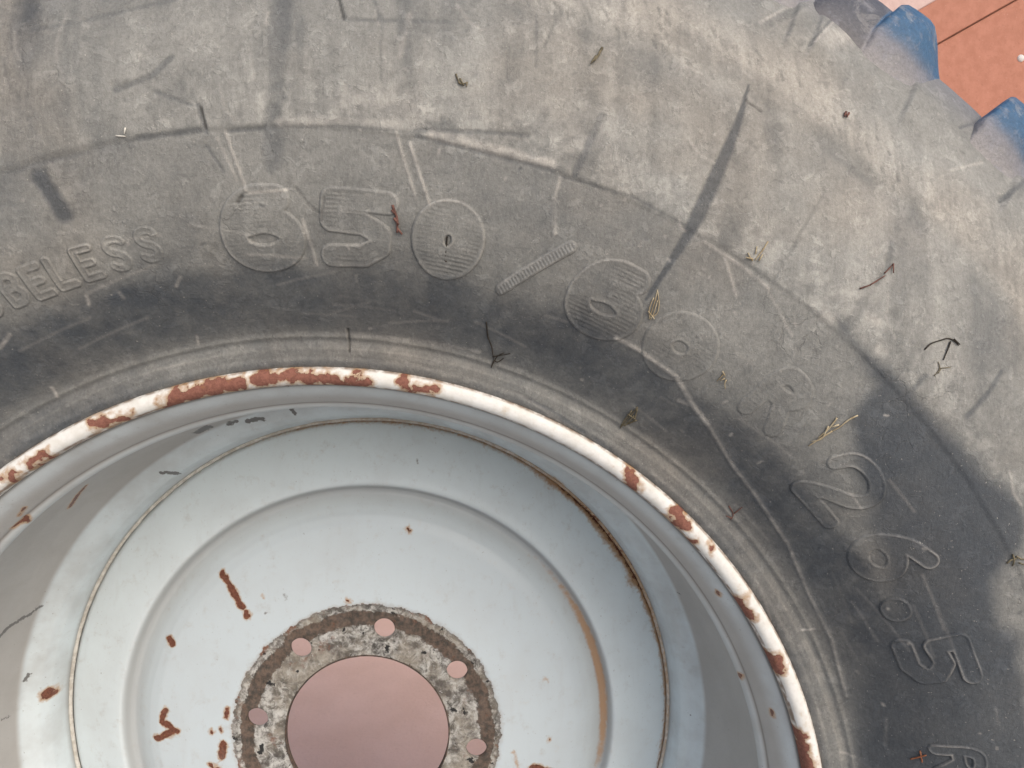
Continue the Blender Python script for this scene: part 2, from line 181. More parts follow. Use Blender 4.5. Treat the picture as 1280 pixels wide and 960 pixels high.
def raw_mesh(name, co, faces, attrs=None, smooth=True):
    """co (n,3); faces (m,4) or list of arrays; attrs {name: (n,) or (n,3)}"""
    me = bpy.data.meshes.new(name)
    co = np.asarray(co, np.float32)
    me.vertices.add(len(co)); me.vertices.foreach_set('co', co.ravel())
    if not isinstance(faces, list):
        faces = [faces]
    tot = np.concatenate([np.full(len(f), f.shape[1], np.int32) for f in faces])
    idx = np.concatenate([f.astype(np.int32).ravel() for f in faces])
    st = np.concatenate(([0], np.cumsum(tot)[:-1])).astype(np.int32)
    me.loops.add(len(idx)); me.loops.foreach_set('vertex_index', idx)
    me.polygons.add(len(tot)); me.polygons.foreach_set('loop_start', st)
    me.polygons.foreach_set('use_smooth', np.full(len(tot), smooth))
    me.update(calc_edges=True)
    for k, v in (attrs or {}).items():
        v = np.asarray(v, np.float32)
        if v.ndim == 1:
            me.attributes.new(k, 'FLOAT', 'POINT').data.foreach_set('value', v)
        else:
            c = np.ones((len(v), 4), np.float32); c[:, :3] = v
            me.attributes.new(k, 'FLOAT_COLOR', 'POINT').data.foreach_set('color', c.ravel())
    me.validate()
    return me

def grid_faces(nr, nc, wrap, keep=None):
    i = np.arange(nr - 1)[:, None]; j = np.arange(nc if wrap else nc - 1)[None, :]
    j2 = (j + 1) % nc
    f = np.stack([i * nc + j, i * nc + j2, (i + 1) * nc + j2, (i + 1) * nc + j], -1).reshape(-1, 4)
    if keep is not None:
        f = f[keep.ravel()[f].all(1)]
    return f

def polar(r, th, z):
    """wheel coordinates (radius, angle clockwise from the top, depth) to local xyz"""
    return np.stack([r * np.sin(th), z + 0 * r, r * np.cos(th)], -1)

def tag(o, label=None, cat=None, group=None, kind=None):
    if label: o['label'] = label
    if cat: o['category'] = cat
    if group: o['group'] = group
    if kind: o['kind'] = kind
    return o

# ---------------------------------------------------------------- materials
class NT:
    def __init__(self, name, rough=0.7, spec=0.4, metal=0.0):
        self.m = bpy.data.materials.new(name)
        self.m.use_nodes = True
        self.t = self.m.node_tree
        self.b = self.t.nodes['Principled BSDF']
        self.b.inputs['Roughness'].default_value = rough
        self.b.inputs['Specular IOR Level'].default_value = spec
        self.b.inputs['Metallic'].default_value = metal
        self.geo = self.t.nodes.new('ShaderNodeNewGeometry')
        self.tc = self.t.nodes.new('ShaderNodeTexCoord')
    def put(self, a, s):
        if hasattr(a, 'is_linked') or isinstance(a, bpy.types.NodeSocket):
            self.t.links.new(a, s)
        else:
            s.default_value = a
    def noise(self, scale, detail=4, rough=0.55, vec=None, dist=0.0):
        n = self.t.nodes.new('ShaderNodeTexNoise')
        n.inputs['Scale'].default_value = scale
        n.inputs['Detail'].default_value = detail
        n.inputs['Roughness'].default_value = rough
        n.inputs['Distortion'].default_value = dist
        self.t.links.new(vec or self.tc.outputs['Object'], n.inputs['Vector'])
        return n.outputs['Fac']
    def scaled(self, s):
        n = self.t.nodes.new('ShaderNodeMapping')
        n.inputs['Scale'].default_value = s
        self.t.links.new(self.tc.outputs['Object'], n.inputs['Vector'])
        return n.outputs[0]
    def attr(self, name, col=False):
        n = self.t.nodes.new('ShaderNodeAttribute')
        n.attribute_name = name
        return n.outputs['Color' if col else 'Fac']
    def math(self, op, a, b=0.0, clamp=False):
        n = self.t.nodes.new('ShaderNodeMath')
        n.operation = op; n.use_clamp = clamp
        self.put(a, n.inputs[0]); self.put(b, n.inputs[1])
        return n.outputs[0]
    def ramp(self, v, a, b, to0=0.0, to1=1.0):
        n = self.t.nodes.new('ShaderNodeMapRange')
        n.interpolation_type = 'SMOOTHSTEP'
        self.put(v, n.inputs['Value'])
        n.inputs['From Min'].default_value = a; n.inputs['From Max'].default_value = b
        n.inputs['To Min'].default_value = to0; n.inputs['To Max'].default_value = to1
        return n.outputs[0]
    def mix(self, f, a, b, mode='MIX'):
        n = self.t.nodes.new('ShaderNodeMix')
        n.data_type = 'RGBA'; n.blend_type = mode
        self.put(f, n.inputs[0])
        for v, s in ((a, n.inputs[6]), (b, n.inputs[7])):
            if isinstance(v, tuple):
                s.default_value = (*v, 1) if len(v) == 3 else v
            else:
                self.t.links.new(v, s)
        return n.outputs[2]
    def gray(self, v):
        n = self.t.nodes.new('ShaderNodeCombineColor')
        for i in range(3):
            self.put(v, n.inputs[i])
        return n.outputs[0]
    def color(self, c):
        if isinstance(c, tuple):
            self.b.inputs['Base Color'].default_value = (*c, 1)
        else:
            self.t.links.new(c, self.b.inputs['Base Color'])
    def bump(self, h, dist=0.001, strength=1.0):
        n = self.t.nodes.new('ShaderNodeBump')
        n.inputs['Distance'].default_value = dist
        n.inputs['Strength'].default_value = strength
        self.t.links.new(h, n.inputs['Height'])
        self.t.links.new(n.outputs[0], self.b.inputs['Normal'])

def mat_rubber():
    k = NT('dusty_rubber', 0.85, 0.25)
    c = k.attr('tint', True)
    f1 = k.noise(420, 5, 0.7); f2 = k.noise(1500, 3, 0.7)
    f3 = k.noise(1.0, 5, 0.65, k.scaled((900, 900, 160)))
    g = k.math('ADD', k.ramp(f1, 0.3, 0.7, 0.90, 1.10), k.ramp(f2, 0.3, 0.7, -0.08, 0.08))
    g = k.math('ADD', g, k.ramp(f3, 0.3, 0.7, -0.07, 0.07))
    c = k.mix(1.0, c, k.gray(g), 'MULTIPLY')
    sp = k.ramp(k.noise(650, 2, 0.5), 0.70, 0.76)
    c = k.mix(k.math('MULTIPLY', sp, 0.35), c, (0.62, 0.58, 0.52))
    dk = k.ramp(k.noise(330, 3, 0.6, dist=0.4), 0.30, 0.23)
    c = k.mix(k.math('MULTIPLY', dk, 0.4), c, (0.07, 0.066, 0.062))
    # thin flakes of dried dust and wiped spots, crisp at their edges
    fl = k.noise(95, 6, 0.68, dist=0.5)
    c = k.mix(1.0, c, k.gray(k.ramp(fl, 0.53, 0.60, 1.0, 1.17)), 'MULTIPLY')
    c = k.mix(k.ramp(k.noise(130, 6, 0.7, dist=0.4), 0.44, 0.39, 0, 0.20), c, (0.09, 0.09, 0.09))
    # fine weather cracks in patches
    wv = k.t.nodes.new('ShaderNodeTexNoise'); wv.inputs['Scale'].default_value = 60; wv.inputs['Detail'].default_value = 4
    k.t.links.new(k.tc.outputs['Object'], wv.inputs['Vector'])
    mv = k.t.nodes.new('ShaderNodeVectorMath'); mv.operation = 'MULTIPLY_ADD'
    k.t.links.new(wv.outputs['Color'], mv.inputs[0]); mv.inputs[1].default_value = (0.022, 0.022, 0.022)
    k.t.links.new(k.tc.outputs['Object'], mv.inputs[2])
    vo = k.t.nodes.new('ShaderNodeTexVoronoi'); vo.feature = 'DISTANCE_TO_EDGE'; vo.inputs['Scale'].default_value = 62
    k.t.links.new(mv.outputs[0], vo.inputs['Vector'])
    ck = k.math('MULTIPLY', k.ramp(vo.outputs['Distance'], 0.028, 0.008), k.ramp(k.noise(15, 4, 0.6), 0.57, 0.70))
    c = k.mix(k.math('MULTIPLY', ck, 0.26), c, (0.07, 0.068, 0.065))
    k.color(c)
    hgt = k.math('ADD', f1, k.math('MULTIPLY', f2, 0.5))
    hgt = k.math('ADD', hgt, k.math('ADD', k.ramp(fl, 0.545, 0.585, 0, 0.35), k.math('MULTIPLY', ck, -0.5)))
    k.bump(hgt, 0.0006, 0.8)
    return k.m

def mat_lug():
    k = NT('blue_smeared_rubber', 0.5, 0.4)
    c = k.attr('tint', True)
    b = k.attr('blue')
    n = k.noise(14, 4)
    f = k.ramp(k.math('ADD', b, k.math('MULTIPLY', k.math('SUBTRACT', n, 0.5), 0.55)), 0.40, 0.85)
    blue = k.mix(k.noise(60, 3), (0.032, 0.088, 0.170), (0.060, 0.140, 0.250))
    c = k.mix(f, c, blue)
    c = k.mix(k.ramp(k.noise(70, 6, 0.7), 0.53, 0.60, 0, 0.30), c, (0.25, 0.25, 0.28))
    c = k.mix(k.ramp(k.noise(38, 7, 0.7, dist=0.6), 0.56, 0.62, 0, 0.35), c, (0.34, 0.325, 0.31))
    c = k.mix(k.ramp(k.noise(1.0, 5, 0.7, k.scaled((220, 40, 60))), 0.60, 0.70, 0, 0.4), c, (0.06, 0.07, 0.085))
    c = k.mix(k.ramp(k.noise(420, 3, 0.6), 0.71, 0.76, 0, 0.5), c, (0.5, 0.49, 0.48))
    g = k.math('ADD', k.ramp(k.noise(420, 4, 0.65), 0.3, 0.7, 0.85, 1.12), k.ramp(k.noise(1500, 2), 0.3, 0.7, -0.08, 0.08))
    c = k.mix(1.0, c, k.gray(g), 'MULTIPLY')
    k.color(c)
    k.bump(k.math('ADD', k.noise(420, 5, 0.7), k.math('MULTIPLY', k.noise(60, 5, 0.6), 3.0)), 0.0009, 0.9)
    return k.m

RUST = ((0.105, 0.036, 0.022), (0.20, 0.075, 0.045))
LIP_RUST = ((0.20, 0.085, 0.062), (0.285, 0.125, 0.092))
def add_rust(k, c, amp=0.5, scale=260, halo=True, tones=RUST):
    r = k.attr('rust')
    n = k.math('MULTIPLY', k.math('SUBTRACT', k.noise(scale, 5, 0.65), 0.5), amp)
    v = k.math('ADD', r, n)
    if halo:
        c = k.mix(k.ramp(v, 0.08, 0.5, 0, 0.8), c, (0.42, 0.245, 0.115))
    rc = k.mix(k.ramp(k.noise(500, 4, 0.7), 0.35, 0.65), tones[0], tones[1])
    rc = k.mix(k.ramp(k.noise(190, 5, 0.7), 0.58, 0.7, 0, 0.6), rc, (0.30, 0.145, 0.06))
    rc = k.mix(k.ramp(k.noise(900, 3, 0.7), 0.60, 0.70, 0, 0.6), rc, (0.05, 0.025, 0.018))
    m = k.ramp(v, 0.47, 0.53)
    return k.mix(m, c, rc), m

def mat_lip():
    k = NT('worn_white_paint', 0.6, 0.3)
    c = k.mix(k.ramp(k.noise(90, 5, 0.65), 0.35, 0.7), (0.82, 0.81, 0.78), (0.70, 0.68, 0.63))
    c = k.mix(k.ramp(k.noise(45, 5, 0.7), 0.58, 0.74, 0, 0.55), c, (0.58, 0.42, 0.25))
    c = k.mix(k.math('MULTIPLY', k.attr('edge'), k.ramp(k.noise(160, 4), 0.3, 0.6)), c, (0.20, 0.12, 0.07))
    c, m = add_rust(k, c, 1.1, 110, tones=LIP_RUST)
    k.color(c)
    k.t.links.new(k.ramp(m, 0, 1, 0.58, 0.9), k.b.inputs['Roughness'])
    k.bump(k.math('ADD', k.math('MULTIPLY', m, -0.8), k.math('MULTIPLY', k.noise(500, 4), 0.3)), 0.0008, 0.8)
    return k.m

def mat_barrel():
    k = NT('dulled_silver_paint', 0.40, 0.45)
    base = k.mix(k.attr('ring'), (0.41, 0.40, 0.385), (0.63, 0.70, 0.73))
    c = k.mix(k.ramp(k.noise(22, 5, 0.6), 0.35, 0.7, 0, 0.35), base, (0.30, 0.28, 0.26))
    c = k.mix(k.ramp(k.noise(420, 3, 0.6), 0.69, 0.74, 0, 0.6), c, (0.16, 0.13, 0.11))
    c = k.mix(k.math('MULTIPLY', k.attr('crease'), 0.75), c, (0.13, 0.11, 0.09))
    gm = k.math('ADD', k.attr('grey'), k.math('MULTIPLY', k.math('SUBTRACT', k.noise(420, 4), 0.5), 0.9))
    c = k.mix(k.ramp(gm, 0.42, 0.62, 0, 0.9), c, (0.11, 0.105, 0.10))
    c = k.mix(k.ramp(k.noise(1.0, 6, 0.7, k.scaled((50, 12, 50))), 0.55, 0.72, 0, 0.25), c, (0.33, 0.315, 0.29))
    c, m = add_rust(k, c, 0.7, 230)
    k.color(c)
    k.bump(k.math('ADD', k.noise(200, 3), k.math('MULTIPLY', m, -0.5)), 0.0004, 0.5)
    return k.m

def mat_disc():
    k = NT('silver_blue_paint', 0.38, 0.45)
    tone = k.attr('inner')
    base = k.mix(tone, (0.68, 0.755, 0.785), (0.55, 0.615, 0.65))
    c = k.mix(k.ramp(k.noise(16, 5, 0.6), 0.40, 0.75, 0, 0.22), base, (0.45, 0.46, 0.46))
    c = k.mix(k.ramp(k.noise(70, 5, 0.7), 0.60, 0.78, 0, 0.25), c, (0.50, 0.43, 0.35))
    c = k.mix(k.ramp(k.noise(1.0, 6, 0.7, k.scaled((60, 60, 9))), 0.55, 0.75, 0, 0.16), c, (0.42, 0.42, 0.41))
    c = k.mix(k.ramp(k.noise(180, 4, 0.75), 0.68, 0.74, 0, 0.5), c, (0.40, 0.36, 0.32))
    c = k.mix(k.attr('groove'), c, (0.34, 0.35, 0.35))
    gv = k.math('ADD', k.attr('brown'), k.math('MULTIPLY', k.math('SUBTRACT', k.noise(150, 4, 0.65), 0.5), 0.8))
    c = k.mix(k.ramp(gv, 0.30, 0.85, 0, 0.85), c, (0.40, 0.225, 0.105))
    gm = k.math('ADD', k.attr('grey'), k.math('MULTIPLY', k.math('SUBTRACT', k.noise(500, 3), 0.5), 0.6))
    c = k.mix(k.ramp(gm, 0.4, 0.7, 0, 0.8), c, (0.16, 0.15, 0.14))
    c = k.mix(k.ramp(k.noise(520, 2, 0.5), 0.72, 0.76, 0, 0.5), c, (0.22, 0.19, 0.17))
    c, m = add_rust(k, c, 0.75, 300)
    # bare mounting face: scale, grease, flaking paint
    cr = k.math('ADD', k.attr('crust'), k.math('MULTIPLY', k.math('SUBTRACT', k.noise(75, 6, 0.72), 0.5), 1.7))
    crm = k.ramp(cr, 0.47, 0.53)
    n1 = k.noise(120, 8, 0.72, dist=0.6); n2 = k.noise(40, 5, 0.65)
    cc = k.mix(k.ramp(n1, 0.38, 0.62), (0.08, 0.074, 0.067), (0.58, 0.57, 0.54))
    cc = k.mix(k.ramp(n2, 0.40, 0.66, 0, 0.75), cc, (0.30, 0.265, 0.215))
    cc = k.mix(k.ramp(k.noise(33, 6, 0.7), 0.50, 0.64, 0, 0.85), cc, (0.095, 0.082, 0.072))
    cc = k.mix(k.math('MULTIPLY', k.ramp(cr, 0.95, 0.55), 0.6), cc, (0.12, 0.11, 0.10))
    cc = k.mix(k.ramp(k.noise(210, 5, 0.7), 0.60, 0.68, 0, 0.7), cc, (0.58, 0.57, 0.545))
    cc = k.mix(k.ramp(k.noise(85, 4, 0.6), 0.63, 0.67), cc, (0.025, 0.025, 0.025))
    bd = k.math('ADD', k.attr('band'), k.math('MULTIPLY', k.math('SUBTRACT', k.noise(55, 6, 0.72), 0.5), 1.7))
    brown = k.mix(k.ramp(k.noise(240, 4, 0.6), 0.35, 0.65), (0.060, 0.050, 0.042), (0.145, 0.10, 0.075))
    cc = k.mix(k.ramp(bd, 0.42, 0.58, 0, 0.95), cc, brown)
    edge = k.math('MULTIPLY', k.ramp(cr, 0.44, 0.5), k.ramp(cr, 0.62, 0.54))
    c = k.mix(k.math('MULTIPLY', edge, k.ramp(k.noise(38, 4, 0.6), 0.42, 0.58)), c, (0.27, 0.105, 0.045))
    c = k.mix(k.ramp(cr, 0.05, 0.5, 0, 0.35), c, (0.36, 0.32, 0.28))
    rim = k.math('MULTIPLY', k.ramp(cr, 1.0, 0.6), k.ramp(k.noise(48, 6, 0.7), 0.54, 0.62))
    cc = k.mix(k.math('MULTIPLY', rim, 0.8), cc, (0.20, 0.085, 0.05))
    c = k.mix(crm, c, cc)
    k.color(c)
    rg = k.math('MAXIMUM', m, crm)
    k.t.links.new(k.ramp(rg, 0, 1, 0.40, 0.9), k.b.inputs['Roughness'])
    h = k.math('ADD', k.math('MULTIPLY', m, 0.4), k.math('MULTIPLY', crm, k.math('ADD', k.math('MULTIPLY', n1, 2.2), -1.4)))
    k.bump(k.math('ADD', h, k.math('MULTIPLY', k.noise(300, 3), 0.08)), 0.0009, 0.9)
    return k.m

def mat_weld():
    k = NT('weld_bead_paint', 0.5, 0.4)
    c = k.mix(k.ramp(k.noise(160, 4), 0.35, 0.65), (0.62, 0.60, 0.55), (0.45, 0.42, 0.37))
    c, m = add_rust(k, c, 0.7, 260)
    k.color(c)
    k.bump(k.noise(400, 3), 0.0006, 0.6)
    return k.m

def mat_wall(name, a, b):
    k = NT(name, 0.75, 0.25)
    c = k.mix(k.ramp(k.noise(14, 6, 0.62), 0.3, 0.7), a, b)
    c = k.mix(k.ramp(k.noise(45, 5, 0.65), 0.56, 0.72, 0, 0.4), c, tuple(v * 0.72 for v in a))
    c = k.mix(k.ramp(k.noise(110, 3, 0.6), 0.66, 0.74, 0, 0.4), c, (0.66, 0.50, 0.43))
    k.color(c)
    k.bump(k.noise(60, 5), 0.002, 0.6)
    return k.m

def mat_ground(name, a, b, d):
    k = NT(name, 0.85, 0.2)
    c = k.mix(k.ramp(k.noise(5, 6, 0.65), 0.3, 0.7), a, b)
    c = k.mix(k.ramp(k.noise(40, 5, 0.7), 0.55, 0.75, 0, 0.35), c, d)
    c = k.mix(k.ramp(k.noise(130, 5, 0.7), 0.58, 0.7, 0, 0.4), c, d)
    k.color(c)
    k.bump(k.noise(90, 5), 0.003, 0.6)
    return k.m

def mat_plain(name, a, b, rough=0.8):
    k = NT(name, rough, 0.2)
    k.color(k.mix(k.ramp(k.noise(260, 3), 0.35, 0.65), a, b))
    return k.m

M_rubber, M_lug = mat_rubber(), mat_lug()
M_lip, M_barrel, M_disc, M_weld = mat_lip(), mat_barrel(), mat_disc(), mat_weld()

# ---------------------------------------------------------------- ground and the wall behind
gs = 250
g = raw_mesh('ground', [(-gs, -gs, 0), (gs, -gs, 0), (gs, gs, 0), (-gs, gs, 0)], np.array([[0, 1, 2, 3]]), smooth=False)
tag(link('ground', g, mat_ground('grey_concrete', (0.38, 0.375, 0.365), (0.46, 0.455, 0.44), (0.29, 0.285, 0.275))), kind='structure')
g = raw_mesh('pavement', [(-20, 0.75, .004), (20, 0.75, .004), (20, 12, .004), (-20, 12, .004)], np.array([[0, 1, 2, 3]]), smooth=False)
tag(link('pavement', g, mat_ground('pinkish_paving', (0.64, 0.45, 0.365), (0.70, 0.50, 0.415), (0.54, 0.36, 0.285))), kind='structure')

def clip(poly, n, c):
    """part of a convex outline where n.p <= c"""
    out = []
    for i in range(len(poly)):
        p, q = poly[i], poly[(i + 1) % len(poly)]
        dp = n[0] * p[0] + n[1] * p[1] - c; dq = n[0] * q[0] + n[1] * q[1] - c
        if dp <= 0: out.append(p)
        if dp * dq < 0:
            t = dp / (dp - dq)
            out.append((p[0] + t * (q[0] - p[0]), p[1] + t * (q[1] - p[1])))
    return out

def slab(poly, y0, y1):
    """prism of an outline in the x z plane, lightly bevelled"""
    bm = bmesh.new()
    a = [bm.verts.new((x, y0, z)) for x, z in poly]
    f = bm.faces.new(a)
    r = bmesh.ops.extrude_face_region(bm, geom=[f])
    bmesh.ops.translate(bm, verts=[v for v in r['geom'] if isinstance(v, bmesh.types.BMVert)], vec=(0, y1 - y0, 0))
    bmesh.ops.recalc_face_normals(bm, faces=bm.faces)
    bmesh.ops.bevel(bm, geom=[e for e in bm.edges], offset=0.004, segments=2, affect='EDGES')
    me = bpy.data.meshes.new('board')
    bm.to_mesh(me); bm.free()
    return me

WY = 5.0
wall = link('board_wall', None)
wall.location = (1.5, WY, 0)
tag(wall, 'red painted wall of slanting boards behind the big tyre', 'wall')
to_w = lambda p: (p[0], HUB - p[1])
s0, s1 = [np.array(to_w(p)) for p in WALL['seam']]
e0, e1 = [np.array(to_w(p)) for p in WALL['edge']]
u = (s1 - s0) / np.linalg.norm(s1 - s0)
nrm = np.array((-u[1], u[0]))                       # up and to the left
cs = float(nrm @ s0); ce = float(nrm @ (e0 + e1) / 2)
M_terra = mat_wall('terracotta_paint', (0.40, 0.175, 0.118), (0.47, 0.215, 0.15))
M_pale = mat_wall('faded_pink_paint', (0.56, 0.40, 0.36), (0.63, 0.47, 0.43))
frame = [(-3.5, 0), (6.5, 0), (6.5, 4.2), (-3.5, 4.2)]
lev = [(ce + 0.001, ce + 0.60, 0.012, M_pale), (cs + 0.005, ce - 0.001, 0.0, M_terra)]
lo = cs - 0.005
k = 0
while lo > -4.5:
    lev.append((lo - 1.05, lo, 0.016 if k % 2 == 0 else 0.0, M_terra))
    lo -= 1.056; k += 1
hi = ce + 0.604
while hi < 7.5:
    lev.append((hi, hi + 1.05, 0.0, M_terra)); hi += 1.056
for a, b, dy, m in lev:
    q = clip(clip(frame, nrm, b), -nrm, -a)
    if len(q) < 3: continue
    o = link('board', slab(q, WY + dy, WY + dy + 0.03), m, wall)
    o.location = -wall.location
q = slab(clip(clip(frame, nrm, cs + 0.16), -nrm, -(cs - 0.16)), WY + 0.050, WY + 0.060)
o = link('backing_strip', q, M_terra, wall); o.location = -wall.location
for px in (-3.0, 1.6, 6.0):
    o = link('post', slab([(px - 0.05, 0), (px + 0.05, 0), (px + 0.05, 4.1), (px - 0.05, 4.1)], WY + 0.062, WY + 0.15), M_terra, wall)
    o.location = -wall.location
bm = bmesh.new()
bmesh.ops.create_uvsphere(bm, u_segments=16, v_segments=10, radius=0.026)
bmesh.ops.scale(bm, vec=(1, 0.5, 1), verts=bm.verts)
me = bpy.data.meshes.new('bolt_head'); bm.to_mesh(me); bm.free()
me.shade_smooth()
bz = to_w(WALL['bolt'])
o = link('bolt_head', me, mat_plain('pale_cap', (0.7, 0.68, 0.66), (0.62, 0.6, 0.58), 0.5), wall)
o.location = Vector((bz[0], WY + 0.016, bz[1])) - wall.location

# ---------------------------------------------------------------- the wheel
wheel = link('tractor_wheel', None)
wheel.location = (0, 0.265, 0)
tag(wheel, 'big dusty tractor tyre on a rusty silver steel rim standing upright', 'wheel')
LOC = (0, -0.265, HUB)
TPA = np.array(TP)
PITCH = 360 / 46
STEP0 = 31.7

def prof_z(r):
    return np.interp(r, TPA[:, 0], TPA[:, 1])

RB = [(.3605, .30), (.372, .36), (.386, .40), (.393, .20), (.408, .09), (.424, .11), (.434, .36), (.445, .48), (.47, .50), (.50, .48), (.5055, .50), (.509, .60), (.54, .64),
      (.565, .58), (.58, .52), (.591, .50), (.597, .66), (.607, .76), (.621, .76), (.632, .64), (.655, .54), (.69, .48), (.72, .40)]
RBA = np.array(RB)

rnd = random.Random(11)
TICK, SCRATCH, FLECK = [], [], []
for i in range(150):                    # short dark nicks along the inner edge of the shoulder band
    a = math.radians(rnd.gauss(22, 9)); r = rnd.uniform(.594, .622)
    px, py = r * math.sin(a), -r * math.cos(a); L = rnd.uniform(.002, .007); q = rnd.gauss(.25, .12)
    TICK.append(([(px, py), (px + L * math.sin(q), py + L * math.cos(q))], rnd.uniform(.0006, .0013), rnd.uniform(.25, .6)))
for i in range(90):
    a = math.radians(rnd.uniform(-42, 75)); r = rnd.uniform(.50, .66)
    px, py = r * math.sin(a), -r * math.cos(a); L = rnd.uniform(.004, .02); q = rnd.gauss(.1, .35)
    (SCRATCH if rnd.random() < .5 else TICK).append(([(px, py), (px + L * math.sin(q) + rnd.gauss(0, .001), py + L * math.cos(q)), (px + 1.7 * L * math.sin(q + .2), py + 1.7 * L * math.cos(q + .2))], rnd.uniform(.0005, .0012), rnd.uniform(.12, .4)))
for i in range(60):                     # scratches along the tyre near the rim
    a = math.radians(rnd.uniform(-45, 85)); r = rnd.uniform(.366, .47); L = rnd.uniform(.01, .05) / r; b = rnd.gauss(0, .05)
    SCRATCH.append(([((r + b * k * L) * math.sin(a + k * L), -(r + b * k * L) * math.cos(a + k * L)) for k in (0, .33, .66, 1)], rnd.uniform(.0004, .0011), rnd.uniform(.08, .28)))
for i in range(170):
    a = math.radians(rnd.uniform(-45, 88)); r = rnd.uniform(.39, .67)
    px, py = r * math.sin(a), -r * math.cos(a); L = rnd.uniform(.0003, .0022); q = rnd.uniform(0, 6.3)
    (FLECK if rnd.random() < .6 else TICK).append(([(px, py), (px + L * math.sin(q), py + L * math.cos(q))], rnd.uniform(.0006, .0013), rnd.uniform(.25, .7)))

def tyre_fields(x, y):
    """relief (metres, outwards) and colour of the tyre's outer side"""
    r = np.hypot(x, y); th = np.degrees(np.arctan2(x, -y))
    big = N1.fbm(x * 9 + 30, y * 9 + 30, 4); mid = N2.fbm(x * 34 + 50, y * 34 + 50, 5, 0.6); fine = N3.fbm(x * 150 + 90, y * 150 + 90, 4, 0.6)
    drip = N4.fbm(x * 75 + 60, y * 5 + 60, 3)
    scr = N1.fbm(x * 330 + 70, y * 42 + 70, 3)
    rw = r + 0.016 * big + 0.006 * mid
    t = np.interp(rw, RBA[:, 0], RBA[:, 1])
    t = t + 0.20 * big + 0.34 * mid + 0.22 * fine
    up = sstep(0.495, 0.52, r)
    t = t + up * (1 - sstep(0.6, 0.64, r)) * 0.55 * drip
    sh = sstep(0.592, 0.602, r + 0.004 * mid) * (1 - sstep(0.625, 0.645, r))
    t = t + sh * (0.40 * scr)
    # ring of bright scuffs just outside the step
    scuff = sstep(0.5045, 0.508, r) * (1 - sstep(0.518, 0.545, r))
    t = t + scuff * np.clip(fine * 2.6 + 0.1, -0.05, 0.5) * sstep(-14, 2, th) * 0.38
    # pale bead rings
    t = t + 0.10 * np.exp(-((r - .384) / .0012) ** 2) + 0.08 * np.exp(-((r - .3755) / .001) ** 2) - 0.12 * np.exp(-((r - .3655) / .0022) ** 2)
    # blackish rubber low on the right, edge broken by noise
    cd = poly_sd(x, y, DARK_AREA) + 0.020 * big + 0.016 * mid + 0.004 * fine
    blackish = sstep(-0.004, 0.010, cd)
    t = t * (1 - 0.94 * blackish) + blackish * (0.0 + 0.16 * mid)
    # darker to the upper left
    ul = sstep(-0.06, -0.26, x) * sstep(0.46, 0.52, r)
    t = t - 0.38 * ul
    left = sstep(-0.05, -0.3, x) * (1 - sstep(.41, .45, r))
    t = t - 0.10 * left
    wob = 0.35 * mid + 0.2 * fine
    dk = strokes(x, y, DARK, 0.55, wob)
    pl = strokes(x, y, PALE, 0.85, wob * .9) * np.clip(0.85 + 1.5 * fine + 0.8 * mid, 0.25, 1.1)
    pl = np.maximum(pl, np.maximum(strokes(x, y, SCRATCH, 0.8, wob), 0.8 * strokes(x, y, FLECK, 0.6, wob)))
    dk = np.maximum(dk, strokes(x, y, TICK, 0.7, wob))
    dk = np.maximum(dk, 0.80 * taper(x, y, STREAK, wob))
    ck = strokes(x, y, CRACK, 0.5, wob)
    rb = strokes(x, y, RIB, 0.9, wob * .5) * np.clip(0.8 + 0.8 * fine + 0.6 * mid, 0.4, 1.1) * 0.5
    t = t * (1 - dk) + 0.02 * dk
    t = np.clip(t, 0, 1)
    dark = np.array((.078, .086, .096)); midc = np.array((.232, .230, .216)); pale = np.array((.392, .382, .352))
    k = t[..., None]
    col = np.where(k < .5, dark + (midc - dark) * (k * 2), midc + (pale - midc) * (k * 2 - 1))
    wr = np.clip(N2.fbm(x * 13 + 11, y * 13 + 11, 4) * 2.2 + 0.25 * sh, 0, 0.6)[..., None]
    col = col * (1 - wr) + col * np.array((1.06, 0.98, 0.915)) * wr
    blu = sstep(0.660, 0.70, r + 0.01 * mid)[..., None] * 0.75
    col = col * (1 - blu) + np.array((.19, .19, .21)) * blu
    p = pl[..., None]
    col = col * (1 - p) + np.array((.56, .52, .47)) * p
    c = ck[..., None]
    col = col * (1 - c) + np.array((.05, .048, .045)) * c
    # relief
    h = 0.0006 * big + 0.0007 * mid + 0.00035 * fine
    h = h + 0.0009 * sstep(0.5035, 0.5072, r + 0.0016 * mid)
    h = h + 0.0008 * np.exp(-((r - .384) / .0016) ** 2) + 0.0006 * np.exp(-((r - .3755) / .0012) ** 2) - 0.0006 * np.exp(-((r - .3800) / .0018) ** 2) - 0.0006 * np.exp(-((r - .3700) / .0018) ** 2)
    h = h + 0.0010 * sstep(0.591, 0.599, r + 0.003 * mid)
    h = h + sh * 0.0007 * scr
    h = h - 0.0007 * dk - 0.0012 * ck + rb + 0.0003 * pl
    # saw-tooth scallops on the shoulder
    f = np.mod(th - STEP0 - 3.7, PITCH)
    bar = sstep(0.632, 0.645, r) * (1 - sstep(.662, .680, r))
    h = h + bar * 0.0035 * (sstep(0, 0.25, f) * (1 - np.clip(f / (PITCH * 0.62), 0, 1)))
    fa = np.mod(th - 29.0 + 5, 360) - 5
    h = h + bar * 0.003 * sstep(0, .2, fa) * (1 - np.clip(fa / 2.6, 0, 1))
    f0 = np.mod(th - STEP0 + 3.0, PITCH)
    h = h - sstep(0.660, 0.685, r) * 0.0 * sstep(0, 1.2, f0) * (1 - sstep(2.75, 2.95, f0)) * (1 - sstep(.715, .72, r))
    return h, col

